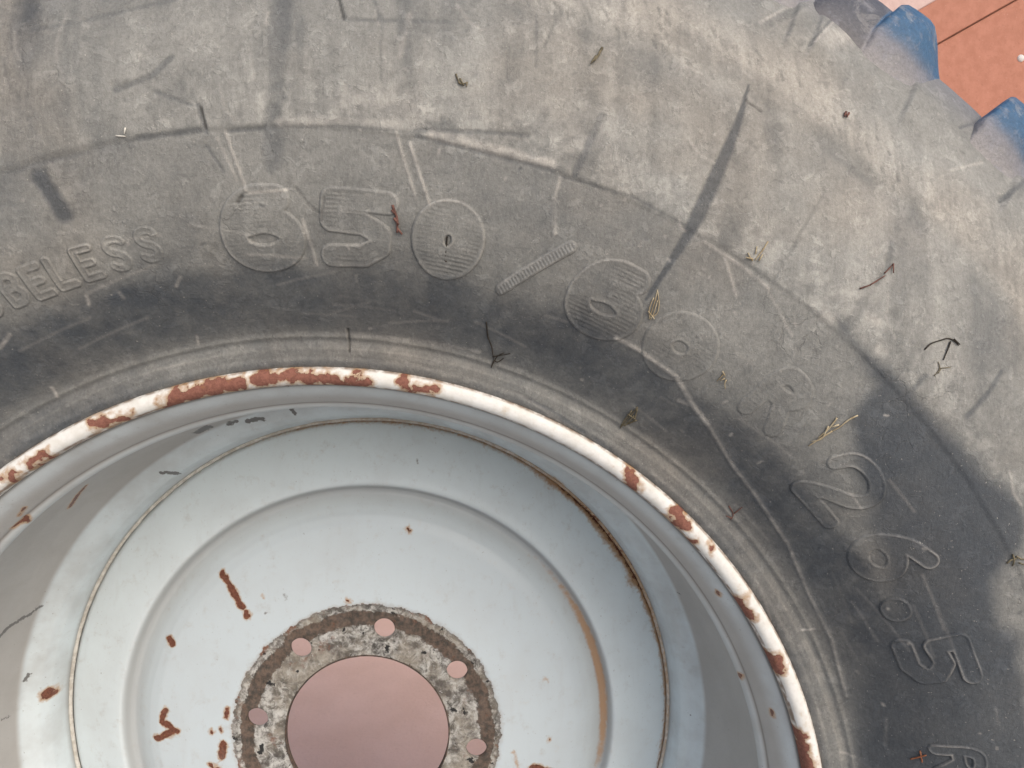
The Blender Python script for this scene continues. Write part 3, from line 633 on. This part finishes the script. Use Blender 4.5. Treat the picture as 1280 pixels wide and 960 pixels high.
def prof_normal(r):
    e = 0.0008
    dz = (prof_z(r + e) - prof_z(r - e)) / (2 * e)
    L = np.sqrt(1 + dz * dz)
    return dz / L, -1 / L                       # outward normal (radial, depth)

# rows of the front side, evenly spaced along the profile, hidden tread and back coarser
def resample(P, step):
    P = np.array(P); s = np.concatenate(([0], np.cumsum(np.hypot(*np.diff(P, axis=0).T))))
    q = np.linspace(0, s[-1], int(s[-1] / step) + 1)
    return np.stack([np.interp(q, s, P[:, 0]), np.interp(q, s, P[:, 1])], 1)
def smooth_profile(P, n=2):
    P = np.array(P)
    for _ in range(n):
        Q = P.copy(); Q[1:-1] = 0.25 * P[:-2] + 0.5 * P[1:-1] + 0.25 * P[2:]; P = Q
    return P
front = smooth_profile(resample(TP[:-3], 0.0009), 14)
TPA = np.concatenate((front, np.array(TP[-3:])))
TPA = TPA[np.argsort(TPA[:, 0])]
th = np.concatenate((np.arange(-56, 94, 0.1), np.arange(94, 304, 2.0)))
th = np.radians(th)
R_, T_ = np.meshgrid(front[:, 0], th, indexing='ij')
Z_ = np.repeat(front[:, 1][:, None], len(th), 1)
X_, Y_ = R_ * np.sin(T_), -R_ * np.cos(T_)
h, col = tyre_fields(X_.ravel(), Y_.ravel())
nr, nz = prof_normal(R_.ravel())
rr = R_.ravel() + nr * h; zz = Z_.ravel() + nz * h
v1 = polar(rr, T_.ravel(), zz)
back = [(.7125, .055), (.7175, .1), (.72, .2), (.722, .265)]
back = back[1:] + [(r, .53 - z) for r, z in [(.72, .2), (.7175, .1), (.7125, .055), (.70, .02), (.675, -.005), (.6375, -.028), (.60, -.044), (.56, -.0565), (.50, -.0595), (.46, -.052), (.43, -.0375), (.40, -.0145), (.384, -.001), (.365, -.001), (.3605, .01)]]
back += [(.352, .50), (.352, .03), (.3605, .010)]
back = np.array(back)
Rb, Tb = np.meshgrid(back[:, 0], th, indexing='ij')
v2 = polar(Rb.ravel(), Tb.ravel(), np.repeat(back[:, 1], len(th)))
cb = np.tile(np.array((.15, .145, .14)), (len(v2), 1))
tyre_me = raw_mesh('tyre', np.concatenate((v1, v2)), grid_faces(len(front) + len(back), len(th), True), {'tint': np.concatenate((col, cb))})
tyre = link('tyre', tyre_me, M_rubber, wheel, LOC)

# ---- tread lugs
def lug_mesh(flip, shelf=False):
    base = [(.652, -.020, -.002), (.660, -.0148, .0005), (.668, -.0098, .004), (.675, -.005, .008), (.683, .002, .0125), (.69, .008, .017), (.70, .020, .022), (.7075, .035, .026), (.7125, .055, .028), (.7175, .1, .030), (.72, .18, .030), (.721, .25, .028), (.722, .272, -.003)]
    B = np.array(base)
    s = np.arange(len(B)); q = np.linspace(0, len(B) - 1, 49)
    r0 = np.interp(q, s, B[:, 0]); z0 = np.interp(q, s, B[:, 1]); hh = np.interp(q, s, B[:, 2])
    d = np.gradient(np.stack((r0, z0), 1), axis=0); d /= np.linalg.norm(d, axis=1)[:, None]
    nr, nz = d[:, 1], -d[:, 0]
    # across: steep leading side, rounded crest, long run-out
    us = np.array([-.05, 0, .04, .10, .18, .35, .8, 1.3, 1.8, 2.2, 2.6, 3.1, 3.6, 4.1, 4.6, 4.9]) + 0.25
    pf = np.array([-.12, -.02, .35, .72, .92, .97, .99, 1., 1., .95, .82, .62, .40, .20, .04, -.1])
    if shelf:                                # low block on its leading side; shade of the hollow is put into its tint
        us = np.concatenate(([-3.4, -3.2, -2.6, -1.6, -.6, .1], us[1:])); pf = np.concatenate(([-.1, .2, .55, .66, .66, .64], np.maximum(pf[1:], .64 * (us[6:] < .3))))
    R = r0[:, None] + nr[:, None] * (hh[:, None] * pf[None] - .0015 * (pf[None] < 0))
    Z = z0[:, None] + nz[:, None] * (hh[:, None] * pf[None] - .0015 * (pf[None] < 0))
    T = np.radians(us)[None] + np.radians(34) * np.clip(z0, 0, 1)[:, None] + 0 * R
    X, Y = R * np.sin(T), -R * np.cos(T)
    co = polar(R.ravel(), T.ravel(), Z.ravel())
    blue = sstep(.661, .708, R) * 0.95 * np.where(us < .2, .25, 1)[None]
    k = np.clip((R - .65) / .04, 0, 1)[..., None]
    tint = np.array((.33, .30, .275)) * (1 - k) + np.array((.165, .168, .195)) * k
    if shelf:
        tint = tint * np.where(us < .2, .55, 1)[None, :, None]
    if flip:
        co[:, 1] = 0.53 - co[:, 1]
    f = grid_faces(len(q), len(us), False)
    if flip:
        f = f[:, ::-1]
    return raw_mesh('tread_lug', co, f, {'tint': tint.reshape(-1, 3), 'blue': blue.ravel()})
for flip in (False, True):
    lm = lug_mesh(flip)
    lm.materials.append(M_lug)
    for i in range(46):
        o = link('tread_lug', lug_mesh(False, True) if (i == 0 and not flip) else lm, None, tyre)
        if i == 0 and not flip: o.data.materials.append(M_lug)
        o.rotation_euler = (0, math.radians(STEP0 + PITCH * (i + (0.5 if flip else 0))), 0)

# ---- raised lettering moulded into the sidewall: strokes in millimetres, x along the tyre, y outwards
def ell(cx, cy, rx, ry, a0=0, a1=360, n=28):
    return [(cx + rx * math.cos(math.radians(a)), cy + ry * math.sin(math.radians(a))) for a in np.linspace(a0, a1, n)]
SIX = [(9, 16), (-3, 17), (-13, 11), (-18, 1)] + ell(-1, -6, 17, 11, 180, 480, 20)
FIVE_W = [(17, 16), (-14, 16), (-15, 4), (4, 3), (14, -2), (14, -9), (4, -15), (-16, -16)]
GL = {
 'six':  dict(s=[SIX], w=7.6, hatch=1, size=1.0),
 'five': dict(s=[FIVE_W], w=6.2, hatch=1, size=1.0, faint=.7),
 'zero': dict(s=[ell(0, 0, 12.0, 13.2)], w=9.6, hatch=1, size=1.0),
 'slash': dict(s=[[(-15, -19), (16, 17)]], w=3.2, hatch=2, size=1.0, rot=5),
 'six2': dict(s=[SIX], w=7.6, hatch=1, size=1.0, faint=.5),
 'zero2': dict(s=[ell(0, 0, 14, 12.5)], w=8.6, hatch=1, size=1.0, faint=.28),
 'R': dict(s=[[(-11, -15), (-11, 15), (4, 15), (10, 8), (4, 1), (-10, 1)], [(1, 1), (12, -15)]], w=5.2, hatch=1, size=1.0, faint=.22),
 'two': dict(s=[[(-17, 8), (-12, 19), (4, 21), (16, 14), (14, 2), (-4, -8), (-16, -17), (-12, -17), (18, -16)]], w=4.4, hatch=0, size=1.0),
 'six3': dict(s=[[(12, 18), (-2, 12), (-12, 0)] + ell(-1, -6, 12.5, 10, 170, 480, 20)], w=5.4, hatch=0, size=1.0),
 'dot': dict(s=[[(-1, 0), (1, 0)]], w=7.6, hatch=0, size=1.0),
 'five3': dict(s=[[(14, 15), (-10, 15), (-10, 1), (3, 3), (11, -3), (11, -10), (3, -15), (-13, -15)]], w=5.4, hatch=0, size=1.0),
 'R2': dict(s=[[(-6, -8), (-6, 8), (3, 8), (6, 4), (3, 0), (-5, 0)], [(0, 0), (6.5, -8)]], w=2.6, hatch=0, size=1.35),
 'B': dict(s=[[(-5, -8), (-5, 8), (3, 8), (6, 4.5), (3, .5), (-4, .5)], [(3, .5), (6.5, -4), (3, -8), (-5, -8)]], w=2.0, hatch=0, size=1.0, xs=.82, faint=.7),
 'E': dict(s=[[(6, 8), (-5, 8), (-5, -8), (6, -8)], [(-5, 0), (4, 0)]], w=2.0, hatch=0, size=1.0, xs=.82, faint=.7),
 'L': dict(s=[[(-5, 8), (-5, -8), (6, -8)]], w=2.1, hatch=0, size=1.0, xs=.82, faint=.7),
 'S': dict(s=[[(6, 6), (3, 8), (-3, 8), (-6, 4.5), (-3, .8), (3, -.8), (6, -4.5), (3, -8), (-3, -8), (-6, -6)]], w=1.9, hatch=0, size=1.0, faint=.3, xs=.82),
 'T': dict(s=[[(-6, 8), (6, 8)], [(0, 8), (0, -8)]], w=2.0, hatch=0, size=1.0, xs=.82, faint=.7),
 'U': dict(s=[[(-5, 8), (-5, -4), (-2, -8), (2, -8), (5, -4), (5, 8)]], w=2.0, hatch=0, size=1.0, xs=.82, faint=.7),
}
GL['E2'] = GL['E']; GL['S2'] = dict(GL['S'], faint=.2)
GLYPH['T'] = (GLYPH['B'][0] - 4.4, GLYPH['B'][1]); GLYPH['U'] = (GLYPH['B'][0] - 2.2, GLYPH['B'][1])

def rounded(P, n=2):
    P = np.array(P, float)
    for _ in range(n):
        a = 0.75 * P[:-1] + 0.25 * P[1:]; b = 0.25 * P[:-1] + 0.75 * P[1:]
        P = np.concatenate((P[:1], np.stack((a, b), 1).reshape(-1, 2), P[-1:]))
    return P
for _k in ('six', 'six2', 'six3', 'two', 'S', 'S2', 'B', 'R', 'R2', 'U'):
    GL[_k] = dict(GL[_k], s=[rounded(s) for s in GL[_k]['s']])

def glyph_mesh(key):
    d = GL[key]; t0, r0 = GLYPH[key]; sc = d['size'] * 0.001
    P = [np.array(s) * np.array((d.get('xs', 1), 1)) * sc for s in d['s']]
    a = math.radians(d.get('rot', 0))
    w = d['w'] * sc
    if d['hatch'] == 0: step = 0.00042 if w < 0.004 else 0.0006
    else: step = 0.00062
    allp = np.concatenate(P); pad = w + 0.0022
    us = np.arange(allp[:, 0].min() - pad, allp[:, 0].max() + pad, step); vs_ = np.arange(allp[:, 1].min() - pad, allp[:, 1].max() + pad, step)
    V, U = np.meshgrid(vs_, us, indexing='ij')
    sd = np.full(U.shape, 1e3)
    for s in P:
        sd = np.minimum(sd, line_dist(U, V, [tuple(p) for p in s]))
    sd = w - sd                                           # positive inside the stroke
    r = r0 + V; t = math.radians(t0) + U / r0
    X, Y = r * np.sin(t), -r * np.cos(t)
    h, col = tyre_fields(X.ravel(), Y.ravel())
    h = h.reshape(U.shape); col = col.reshape(*U.shape, 3)
    fa = d.get('faint', 1.0)
    wear = np.clip(0.70 + 2.4 * N3.fbm(X * 55 + 9, Y * 55 + 9, 4), 0.05, 1.15)
    q = fa * wear
    big = d['hatch'] > 0
    lift = (0.0011 if big else 0.0007) * sstep(-0.0009, 0.0004, sd)
    ridge = np.exp(-((sd - 0.0003) / (0.0009 if big else 0.00065)) ** 2)
    lift = lift + ridge * (0.0004 if big else 0.0008) * np.clip(wear, .2, 1)
    if d['hatch'] == 1:
        ph = V + 0.0003 * N2.fbm(U * 200, V * 200, 2)
        hat = 0.5 + 0.5 * np.sin(ph * 2 * math.pi / 0.0024)
        hat = hat * sstep(0.0015, 0.003, sd) * np.clip(0.3 + 2.2 * N1.fbm(X * 40 + 3, Y * 40 + 8, 2), 0.1, 1)
        lift = lift - 0.0005 * hat
        col = col * (1 - 0.42 * (hat * q)[..., None])
    if d['hatch'] == 2:
        al = (U * 0.65 + V * 0.76)
        hat = (0.5 + 0.5 * np.sin(al * 2 * math.pi / 0.0021)) * sstep(0.0004, 0.0012, sd)
        lift = lift + 0.0004 * hat
        col = col * (1 - 0.3 * (1 - hat)[..., None] * sstep(0, .001, sd)[..., None]) + 0.10 * hat[..., None]
    rl = (ridge * q * (0.42 if big else 0.36))[..., None]
    dirc = sstep(-1, 1, N4.fbm(X * 45, Y * 45, 2) * 4)[..., None]
    col = col * (1 - rl * dirc) + np.array((.50, .47, .43)) * rl * dirc
    dk = (np.exp(-((sd + 0.0011) / 0.0006) ** 2) * 0.35 * q)[..., None]
    col = col * (1 - dk)
    lift = np.where(sd < -0.0009, -0.0007 * sstep(-0.0009, -0.0018, sd), lift) * np.where(sd > -0.0009, np.sqrt(fa), 1)
    keep = sd > -0.0021
    nr, nz = prof_normal(r)
    H = h + lift
    co = polar((r + nr * H).ravel(), t.ravel(), (prof_z(r) + nz * H).ravel())
    f = grid_faces(U.shape[0], U.shape[1], False, keep)
    used = np.unique(f); mp = np.full(len(co), -1); mp[used] = np.arange(len(used))
    return raw_mesh('raised_letter', co[used], mp[f], {'tint': col.reshape(-1, 3)[used]})
for key in GL:
    nm = 'raised_digit' if key[:3] in ('six', 'fiv', 'zer', 'two') else ('raised_dot' if key == 'dot' else ('raised_slash' if key == 'slash' else 'raised_letter'))
    link(nm, glyph_mesh(key), M_rubber, tyre)

# ---- rim
def revolve(P, n, back=None):
    P = np.array(P)
    t = np.linspace(0, 2 * np.pi, n, endpoint=False)
    R, T = np.meshgrid(P[:, 0], t, indexing='ij')
    Z = np.repeat(P[:, 1][:, None], n, 1)
    return R, T, Z, grid_faces(len(P), n, True)

P = smooth_profile(resample([(.3515, .022), (.3520, .016), (.3505, .0125), (.3503, .0085), (.3507, .0040), (.3522, .0008), (.3550, -.0010), (.3590, -.0012), (.3622, .0004), (.3638, .0050), (.3640, .02), (.358, .024)], 0.0009), 3)
R, T, Z, F = revolve(P, 2200)
X, Y = R * np.sin(T), -R * np.cos(T)
rust = rust_field(X.ravel(), Y.ravel(), RUST_LIP, 0.010, .005)
edge = np.maximum(np.exp(-((R - .3508) / .0011) ** 2) * (Z > .002) * .9, sstep(.3610, .3626, R) * 0.8)
lip = link('rim_flange', raw_mesh('rim_flange', polar(R.ravel(), T.ravel(), Z.ravel()), F, {'rust': rust, 'edge': edge.ravel()}), M_lip, wheel, LOC)

BP = [(.3525, .016), (.3508, .0122), (.3490, .0132), (.3462, .0160), (.3425, .0215), (.3385, .0295), (.3352, .0375), (.3349, .0405), (.3336, .0412), (.3314, .0432), (.3302, .0465), (.3300, .0500), (.3312, .0545), (.3345, .062), (.3385, .075), (.3385, .09), (.3360, .12), (.3305, .15), (.3235, .1745), (.3205, .1795), (.3150, .1826), (.3085, .1872), (.3030, .1955), (.2995, .2060), (.2976, .2150), (.2960, .226)]
P = smooth_profile(resample(BP, 0.0011), 2)
n = 1500
R, T, Z, F = revolve(P, n)
X, Y = R * np.sin(T), -R * np.cos(T)
ring = np.maximum(sstep(.1740, .1795, Z), 0.5 * sstep(.0400, .0425, Z) * (1 - sstep(.052, .060, Z)))  # the bead's lit face is put into the colour as a lighter tone
ring = np.maximum(ring, 0.7 * (1 - sstep(.016, .030, Z)))  # lighter tone by the flange paints the light on its inner slope
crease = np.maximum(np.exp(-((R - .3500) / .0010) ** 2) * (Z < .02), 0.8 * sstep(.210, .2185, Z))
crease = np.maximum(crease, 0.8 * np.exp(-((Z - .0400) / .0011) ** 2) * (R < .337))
deg = np.degrees(T); deg = np.where(deg > 180, deg - 360, deg)
wob = N1.fbm(T * 9, Z * 30, 4)
rust = rust_field(X.ravel(), Y.ravel(), RUST_RING, 0.008) * (Z.ravel() > 0.16)
def bspot(d0, z0, d1, z1, w):
    a = np.stack((deg * math.pi / 180 * .335, Z), -1)
    dd = seg_dist(a[..., 0], a[..., 1], math.radians(d0) * .335, z0, math.radians(d1) * .335, z1)[0]
    return np.clip(.5 + (w - dd + 0.003 * wob) / .006, 0, 1)
sp = np.zeros(Z.shape)
for q in ((-45.2, .130, -42.6, .1235, .0016), (-42.6, .1235, -40.6, .1205, .0012), (-43.2, .0395, -41.4, .0415, .0014), (-41.8, .0445, -41.2, .0405, .0016), (-40.9, .034, -39.6, .031, .0012), (68.4, .0445, 68.6, .0455, .0014), (55, .02, 55.2, .021, .0012), (72.3, .023, 72.8, .024, .0012)):
    sp = np.maximum(sp, bspot(*q))
rust = np.maximum(rust, sp.ravel())
sp2 = np.zeros(Z.shape)
BCRACK = ((-70.5, .136, -69.3, .1425, .0022), (-69.3, .1425, -68.2, .1505, .0018), (-68.2, .1505, -67.6, .160, .0016), (-67.6, .160, -67.2, .170, .0016), (-67.2, .170, -66.2, .177, .0012))
for q in BCRACK:
    sp2 = np.maximum(sp2, bspot(*q))
outer = [(.2990, .229), (.325, .185), (.342, .150), (.3445, .10), (.346, .05), (.3525, .0165)]
bp = len(P)
barrel_co = polar(R.ravel(), T.ravel(), Z.ravel())
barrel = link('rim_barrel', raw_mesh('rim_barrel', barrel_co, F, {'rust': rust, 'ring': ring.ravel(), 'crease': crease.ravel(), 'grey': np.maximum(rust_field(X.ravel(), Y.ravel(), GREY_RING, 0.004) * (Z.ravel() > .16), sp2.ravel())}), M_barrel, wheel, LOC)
# rear half of the rim, behind the disc
P2 = smooth_profile(resample([(.2965, .2265), (.304, .236), (.312, .262), (.312, .36), (.322, .40), (.336, .42), (.338, .49), (.348, .515), (.352, .527), (.358, .532), (.3625, .527), (.3632, .505)], 0.006), 2)
R, T, Z, F = revolve(P2, 240)
zero = np.zeros(R.size)
link('rear_rim', raw_mesh('rear_rim', polar(R.ravel(), T.ravel(), Z.ravel()), F, {'rust': zero, 'ring': zero, 'crease': zero, 'grey': zero}), M_barrel, wheel, LOC)

# weld bead: a wavering ring
nt, ns = 1400, 10
t = np.linspace(0, 2 * np.pi, nt, endpoint=False); a = np.linspace(0, 2 * np.pi, ns, endpoint=False)
A, T = np.meshgrid(a, t, indexing='ij')
rad = 0.0021 + 0.0006 * N2.fbm(T * 60, T * 0, 3) + 0.0001 * np.sin(T * 420)
R = 0.2966 + 0.0009 * N1.fbm(T * 14, T * 0 + 4, 3) + rad * np.cos(A); Z = 0.2185 + rad * np.sin(A)
X, Y = R * np.sin(T), -R * np.cos(T)
f = grid_faces(ns, nt, True)
last = np.stack([(ns - 1) * nt + np.arange(nt), (ns - 1) * nt + (np.arange(nt) + 1) % nt, (np.arange(nt) + 1) % nt, np.arange(nt)], 1)
def weld_rust(deg):
    """how rusty the joint is, by angle: thin over the top, worst at the upper right"""
    b = np.interp(deg, [-180, -40, -15, 5, 22, 32, 45, 62, 75, 90, 120, 180], [0, 0, .30, .42, .42, .55, .95, .90, .62, .60, .35, 0])
    return b
wd = np.degrees(T); wd = np.where(wd > 180, wd - 360, wd)
rust = (weld_rust(wd) * 0.47).ravel()
weld_me = raw_mesh('weld_bead', polar(R.ravel(), T.ravel(), Z.ravel()), np.concatenate((f, last)), {'rust': rust})

# disc: dished steel plate; outer cone, groove, inner cone; the mounting face is its own part
RI = 0.150
DP = [(.2975, .2265), (.2962, .2225), (.2945, .2195), (.2915, .2170), (.286, .2145), (.265, .2060), (.246, .1982), (.2395, .1960), (.2372, .1960), (.2347, .1995), (.2318, .2045), (.2275, .2058), (.2225, .2030), (.216, .1978), (.209, .1932), (.200, .1898), (.18, .1862), (RI, .1830), (.128, .1808), (.0766, .1800)]
DPA = np.array(sorted(DP))
def disc_attrs(R, T, Z):
    X, Y = R * np.sin(T), -R * np.cos(T)
    xr, yr = X.ravel(), Y.ravel()
    deg = np.degrees(T); deg = np.where(deg > 180, deg - 360, deg)
    sec = np.exp(-((deg - 78) / 32) ** 2)
    rust = rust_field(xr, yr, RUST_DISC, 0.0055)
    wr = weld_rust(deg); wide = 0.0025 + 0.0125 * wr * np.clip(.65 + 1.6 * N2.fbm(deg * .35, deg * 0 + 3, 4), .2, 1.6)
    joint = (wr * np.clip(1 - (.2940 - R) / wide, 0, 1) * (R > .28)).ravel()
    rust = np.maximum(rust, joint * .60)
    brown = (sec * np.exp(-((R - .2285) / .0050) ** 2) * 1.05).ravel()
    top = sstep(-75, -5, deg) * (1 - sstep(90, 130, deg))
    brown = np.maximum(brown, (0.62 * top * np.exp(-((R - .2940) / .0022) ** 2)).ravel())
    brown = np.maximum(brown, joint * 1.1)
    brown = np.maximum(brown, (0.0 * np.exp(-((deg - 55) / 30) ** 2) * sstep(.284, .2935, R)).ravel())
    groove = np.exp(-((R - .2338) / np.where(R > .2338, .0036, .0135)) ** 2) * .85 + 0.5 * sstep(.2900, .2945, R)  # groove grey holds a dust film and painted shade together
    return dict(rust=rust, grey=rust_field(xr, yr, GREY_DISC, 0.004), brown=brown, groove=groove.ravel(),
                inner=(1 - sstep(.205, .225, R)).ravel(), crust=np.clip(0.5 + (.1265 - R) / .009, 0, 1).ravel(),
                band=(np.exp(-((R - .1130) / .0085) ** 2) * .98 * np.clip(1 - .0 * deg, 0, 1)).ravel())
P = smooth_profile(resample([p for p in DP if p[0] >= RI], 0.0010), 3)
R, T, Z, F = revolve(P, 1300)
bump_z = 0.0007 * N1.fbm(R * np.sin(T) * 10 + 20, R * np.cos(T) * 10 + 20, 3)
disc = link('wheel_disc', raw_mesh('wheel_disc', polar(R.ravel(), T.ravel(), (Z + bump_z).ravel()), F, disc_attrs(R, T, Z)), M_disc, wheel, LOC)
weld = link('weld_bead', weld_me, M_weld, disc)

# mounting face with its bolt holes and the big hub hole: eight sectors of grid round each hole
RH, RB_, HB = 0.0766, 0.1045, 0.0099
PH0 = math.degrees(3.3065) + 90
nphi, nrad = 104, 22
sect = math.radians(22.5)
phi = np.linspace(0, 2 * np.pi, nphi, endpoint=False) + np.pi / 4
cosp, sinp = np.cos(phi), np.sin(phi)
allco = []; allf = []; base = 0
THK = 0.006
for b in range(8):
    tc = math.radians(PH0 + 45 * b)
    hx = HB * cosp; hy = HB * sinp                           # along, outward
    hr = np.hypot(RB_ + hy, hx); ht = np.arctan2(hx, RB_ + hy)
    # ray from the hole to the border of the sector in (angle, radius)
    k1 = np.where(np.abs(cosp) > 1e-9, sect * RB_ / np.maximum(np.abs(cosp), 1e-9), 1e9)
    k2 = np.where(sinp > 1e-9, (RI - RB_) / np.maximum(sinp, 1e-9), np.where(sinp < -1e-9, (RB_ - RH) / np.maximum(-sinp, 1e-9), 1e9))
    kk = np.minimum(k1, k2)
    bt = kk * cosp / RB_; br = RB_ + kk * sinp
    # snap the nearest rays to the sector's corners
    for ct, cr in ((sect, RI), (-sect, RI), (sect, RH), (-sect, RH)):
        i = np.argmin(((bt - ct) * RB_) ** 2 + (br - cr) ** 2); bt[i] = ct; br[i] = cr
    w = np.linspace(0, 1, nrad)[:, None] ** 1.0
    Rg = hr * (1 - w) + br * w; Tg = ht * (1 - w) + bt * w
    Zg = np.interp(Rg, DPA[:, 0], DPA[:, 1])
    crust = sstep(.131, .124, Rg)
    Xg, Yg = Rg * np.sin(Tg + tc), -Rg * np.cos(Tg + tc)
    Zg = Zg + crust * (0.0006 - 0.0016 * N3.fbm(Xg * 120 + 5, Yg * 120 + 5, 4, .6))
    Zg = Zg + 0.0007 * N1.fbm(Xg * 10 + 20, -Yg * 10 + 20, 3) * sstep(.13, RI, Rg)
    # hole wall and back face
    Zw = np.full((1, nphi), .180 + THK)
    Rall = np.concatenate((Rg[::-1], hr[None], Rg)); Tall = np.concatenate((Tg[::-1], ht[None], Tg)) + tc
    Zall = np.concatenate((Zg[::-1], Zw, np.interp(Rg, DPA[:, 0], DPA[:, 1]) + THK))
    allco.append(np.stack((Rall.ravel(), Tall.ravel(), Zall.ravel()), 1))
    ff = grid_faces(Rall.shape[0], nphi, True)
    allf.append(ff + base); base += Rall.size
RTZ = np.concatenate(allco)
# wall of the hub hole
t = np.linspace(0, 2 * np.pi, 400, endpoint=False)
hw = np.concatenate([np.stack((np.full(400, RH + dr), t, np.full(400, z)), 1) for dr, z in ((.0006, .1792), (0, .1805), (0, .180 + THK))])
allf.append(grid_faces(3, 400, True) + base)
RTZ = np.concatenate((RTZ, hw))
at = disc_attrs(RTZ[:, 0], RTZ[:, 1], RTZ[:, 2])
at['band'] = np.maximum(at['band'], np.where((RTZ[:, 0] < RH + .0012), 0.95, 0))
hub = link('mounting_face', raw_mesh('mounting_face', polar(RTZ[:, 0], RTZ[:, 1], RTZ[:, 2]), np.concatenate(allf), at), M_disc, disc)
# back of the disc
P = smooth_profile(resample([(r, z + THK) for r, z in DP if r >= RI], 0.004), 2)
R, T, Z, F = revolve(P, 200)
zero = np.zeros(R.size)
link('disc_back', raw_mesh('disc_back', polar(R.ravel(), T.ravel(), Z.ravel()), F, dict(rust=zero, grey=zero, brown=zero, groove=zero, inner=zero, crust=zero, band=zero)), M_disc, disc)

# ---------------------------------------------------------------- bits of straw and dirt caught on the tyre
def tube(bm, pts, r0, r1, sides=6):
    pts = [Vector(p) for p in pts]
    # a finer, slightly uneven path
    fine = []
    for a, b in zip(pts[:-1], pts[1:]):
        n = max(2, int((b - a).length / 0.0015))
        for i in range(n):
            fine.append(a.lerp(b, i / n))
    fine.append(pts[-1])
    for _ in range(2):
        fine = [fine[0]] + [(fine[i - 1] + fine[i] * 2 + fine[i + 1]) / 4 for i in range(1, len(fine) - 1)] + [fine[-1]]
    rings = []
    for i, p in enumerate(fine):
        d = (fine[min(i + 1, len(fine) - 1)] - fine[max(i - 1, 0)]).normalized()
        s = d.cross(Vector((0.1, 1, 0.05))).normalized(); q = d.cross(s)
        k = i / max(1, len(fine) - 1)
        r = (r0 * (1 - k) + r1 * k) * random.uniform(0.85, 1.15)
        rings.append([bm.verts.new(p + (s * math.cos(a) + q * math.sin(a)) * r) for a in [2 * math.pi * j / sides for j in range(sides)]])
    for a, b in zip(rings[:-1], rings[1:]):
        for j in range(sides):
            bm.faces.new((a[j], a[(j + 1) % sides], b[(j + 1) % sides], b[j]))
    bm.faces.new(rings[0][::-1]); bm.faces.new(rings[-1])

def on_tyre(p, lift):
    x, y = np.array([p[0]]), np.array([p[1]])
    r = np.hypot(x, y); h, _ = tyre_fields(x, y)
    nr, nz = prof_normal(r)
    H = h + lift
    q = polar(r + nr * H, np.arctan2(x, -y), prof_z(r) + nz * H)[0]
    return Vector((q[0], q[1] + FRONT, q[2] + HUB))

M_dark = mat_plain('dark_stem', (0.030, 0.026, 0.022), (0.060, 0.050, 0.040))
M_olive = mat_plain('dry_leaf', (0.10, 0.085, 0.055), (0.20, 0.17, 0.11))
M_straw = mat_plain('pale_straw', (0.52, 0.44, 0.30), (0.36, 0.28, 0.17))
M_reddish = mat_plain('reddish_husk', (0.11, 0.055, 0.045), (0.20, 0.10, 0.08))
M_brick = mat_plain('rust_fleck', (0.24, 0.09, 0.045), (0.32, 0.14, 0.08))
M_white = mat_plain('white_fibre', (0.70, 0.67, 0.60), (0.6, 0.57, 0.5))
KIND = {
 'seed': ('seed_husk', 'dark pointed seed husk high on the dusty sidewall', 'seed', M_olive, .0011, .0004),
 'tuft': ('grass_scrap', 'small curled olive grass scrap stuck above the 650 size marking', 'grass scrap', M_olive, .0007, .0004),
 'red': ('dry_husk', 'knobbly reddish brown husk lying between the raised 5 and 0', 'husk', M_reddish, .0010, .0008),
 'thread': ('black_thread', 'short black thread standing across the counter of the raised 0', 'thread', M_dark, .0006, .0007),
 'twig': ('forked_twig', 'black forked twig with a small leaf on the bead rings above the rim', 'twig', M_dark, .0006, .0004),
 'tuft2': ('grass_wisp', 'olive wisp of dry grass on the bead rings right of the forked twig', 'grass wisp', M_olive, .0006, .0005),
 'straw': ('straw_loop', 'looped pale straw wisp at the lower end of the long dark scuff', 'straw', M_straw, .0004, .0004),
 'stalk': ('straw_stalk', 'pale straw stalk with orange roots right of the long dark scuff', 'straw', M_straw, .0005, .0005),
 'chip': ('straw_chip', 'tiny pale straw chip below the faint raised second 0', 'straw', M_straw, .0006, .0003),
 'stem': ('straw_strand', 'long pale straw stem with frayed brown root above the raised 2', 'straw', M_straw, .0007, .0004),
 'root': ('curly_root', 'black curly rootlet bent like a hook on the right sidewall', 'root', M_dark, .0006, .0005),
 'crumb': ('bark_sliver', 'thin reddish bark sliver lying on the dusty right sidewall', 'bark', M_reddish, .0006, .0004),
 'fork': ('hair_root', 'fine brown forked hair root just below the curly black rootlet', 'root', M_olive, .00035, .0003),
 'redbit': ('stem_scrap', 'reddish stem scrap caught on the bead ring at the right of the rim', 'stem', M_reddish, .0006, .0004),
 'bug': ('dirt_speck', 'dark crumbly dirt speck on the pale shoulder band', 'dirt', M_reddish, .0009, .0006),
 'cross': ('rust_flake', 'orange cross shaped flake beside the raised R at lower right', 'flake', M_brick, .0007, .0006),
 'scrap': ('hay_scrap', 'dark hay scrap at the right edge below the blackish rubber edge', 'hay', M_olive, .0007, .0005),
 'fibre': ('white_fibre', 'two tiny white fibres on the upper left sidewall', 'fibre', M_white, .0005, .0005),
}
for key, paths in BITS.items():
    nm, lab, cat, m, r0, r1 = KIND[key]
    c0 = on_tyre(paths[0][len(paths[0]) // 2], 0)
    bm = bmesh.new()
    for j, path in enumerate(paths):
        pts = [on_tyre(p, r0 * (0.8 + 0.5 * (i % 2)) + 0.0002 * j) - c0 for i, p in enumerate(path)]
        tube(bm, pts, r0 * .8, r1 * .75)
    me = bpy.data.meshes.new(nm); bm.to_mesh(me); bm.free()
    me.shade_smooth()
    o = link(nm, me, m)
    o.location = c0
    tag(o, lab, cat)
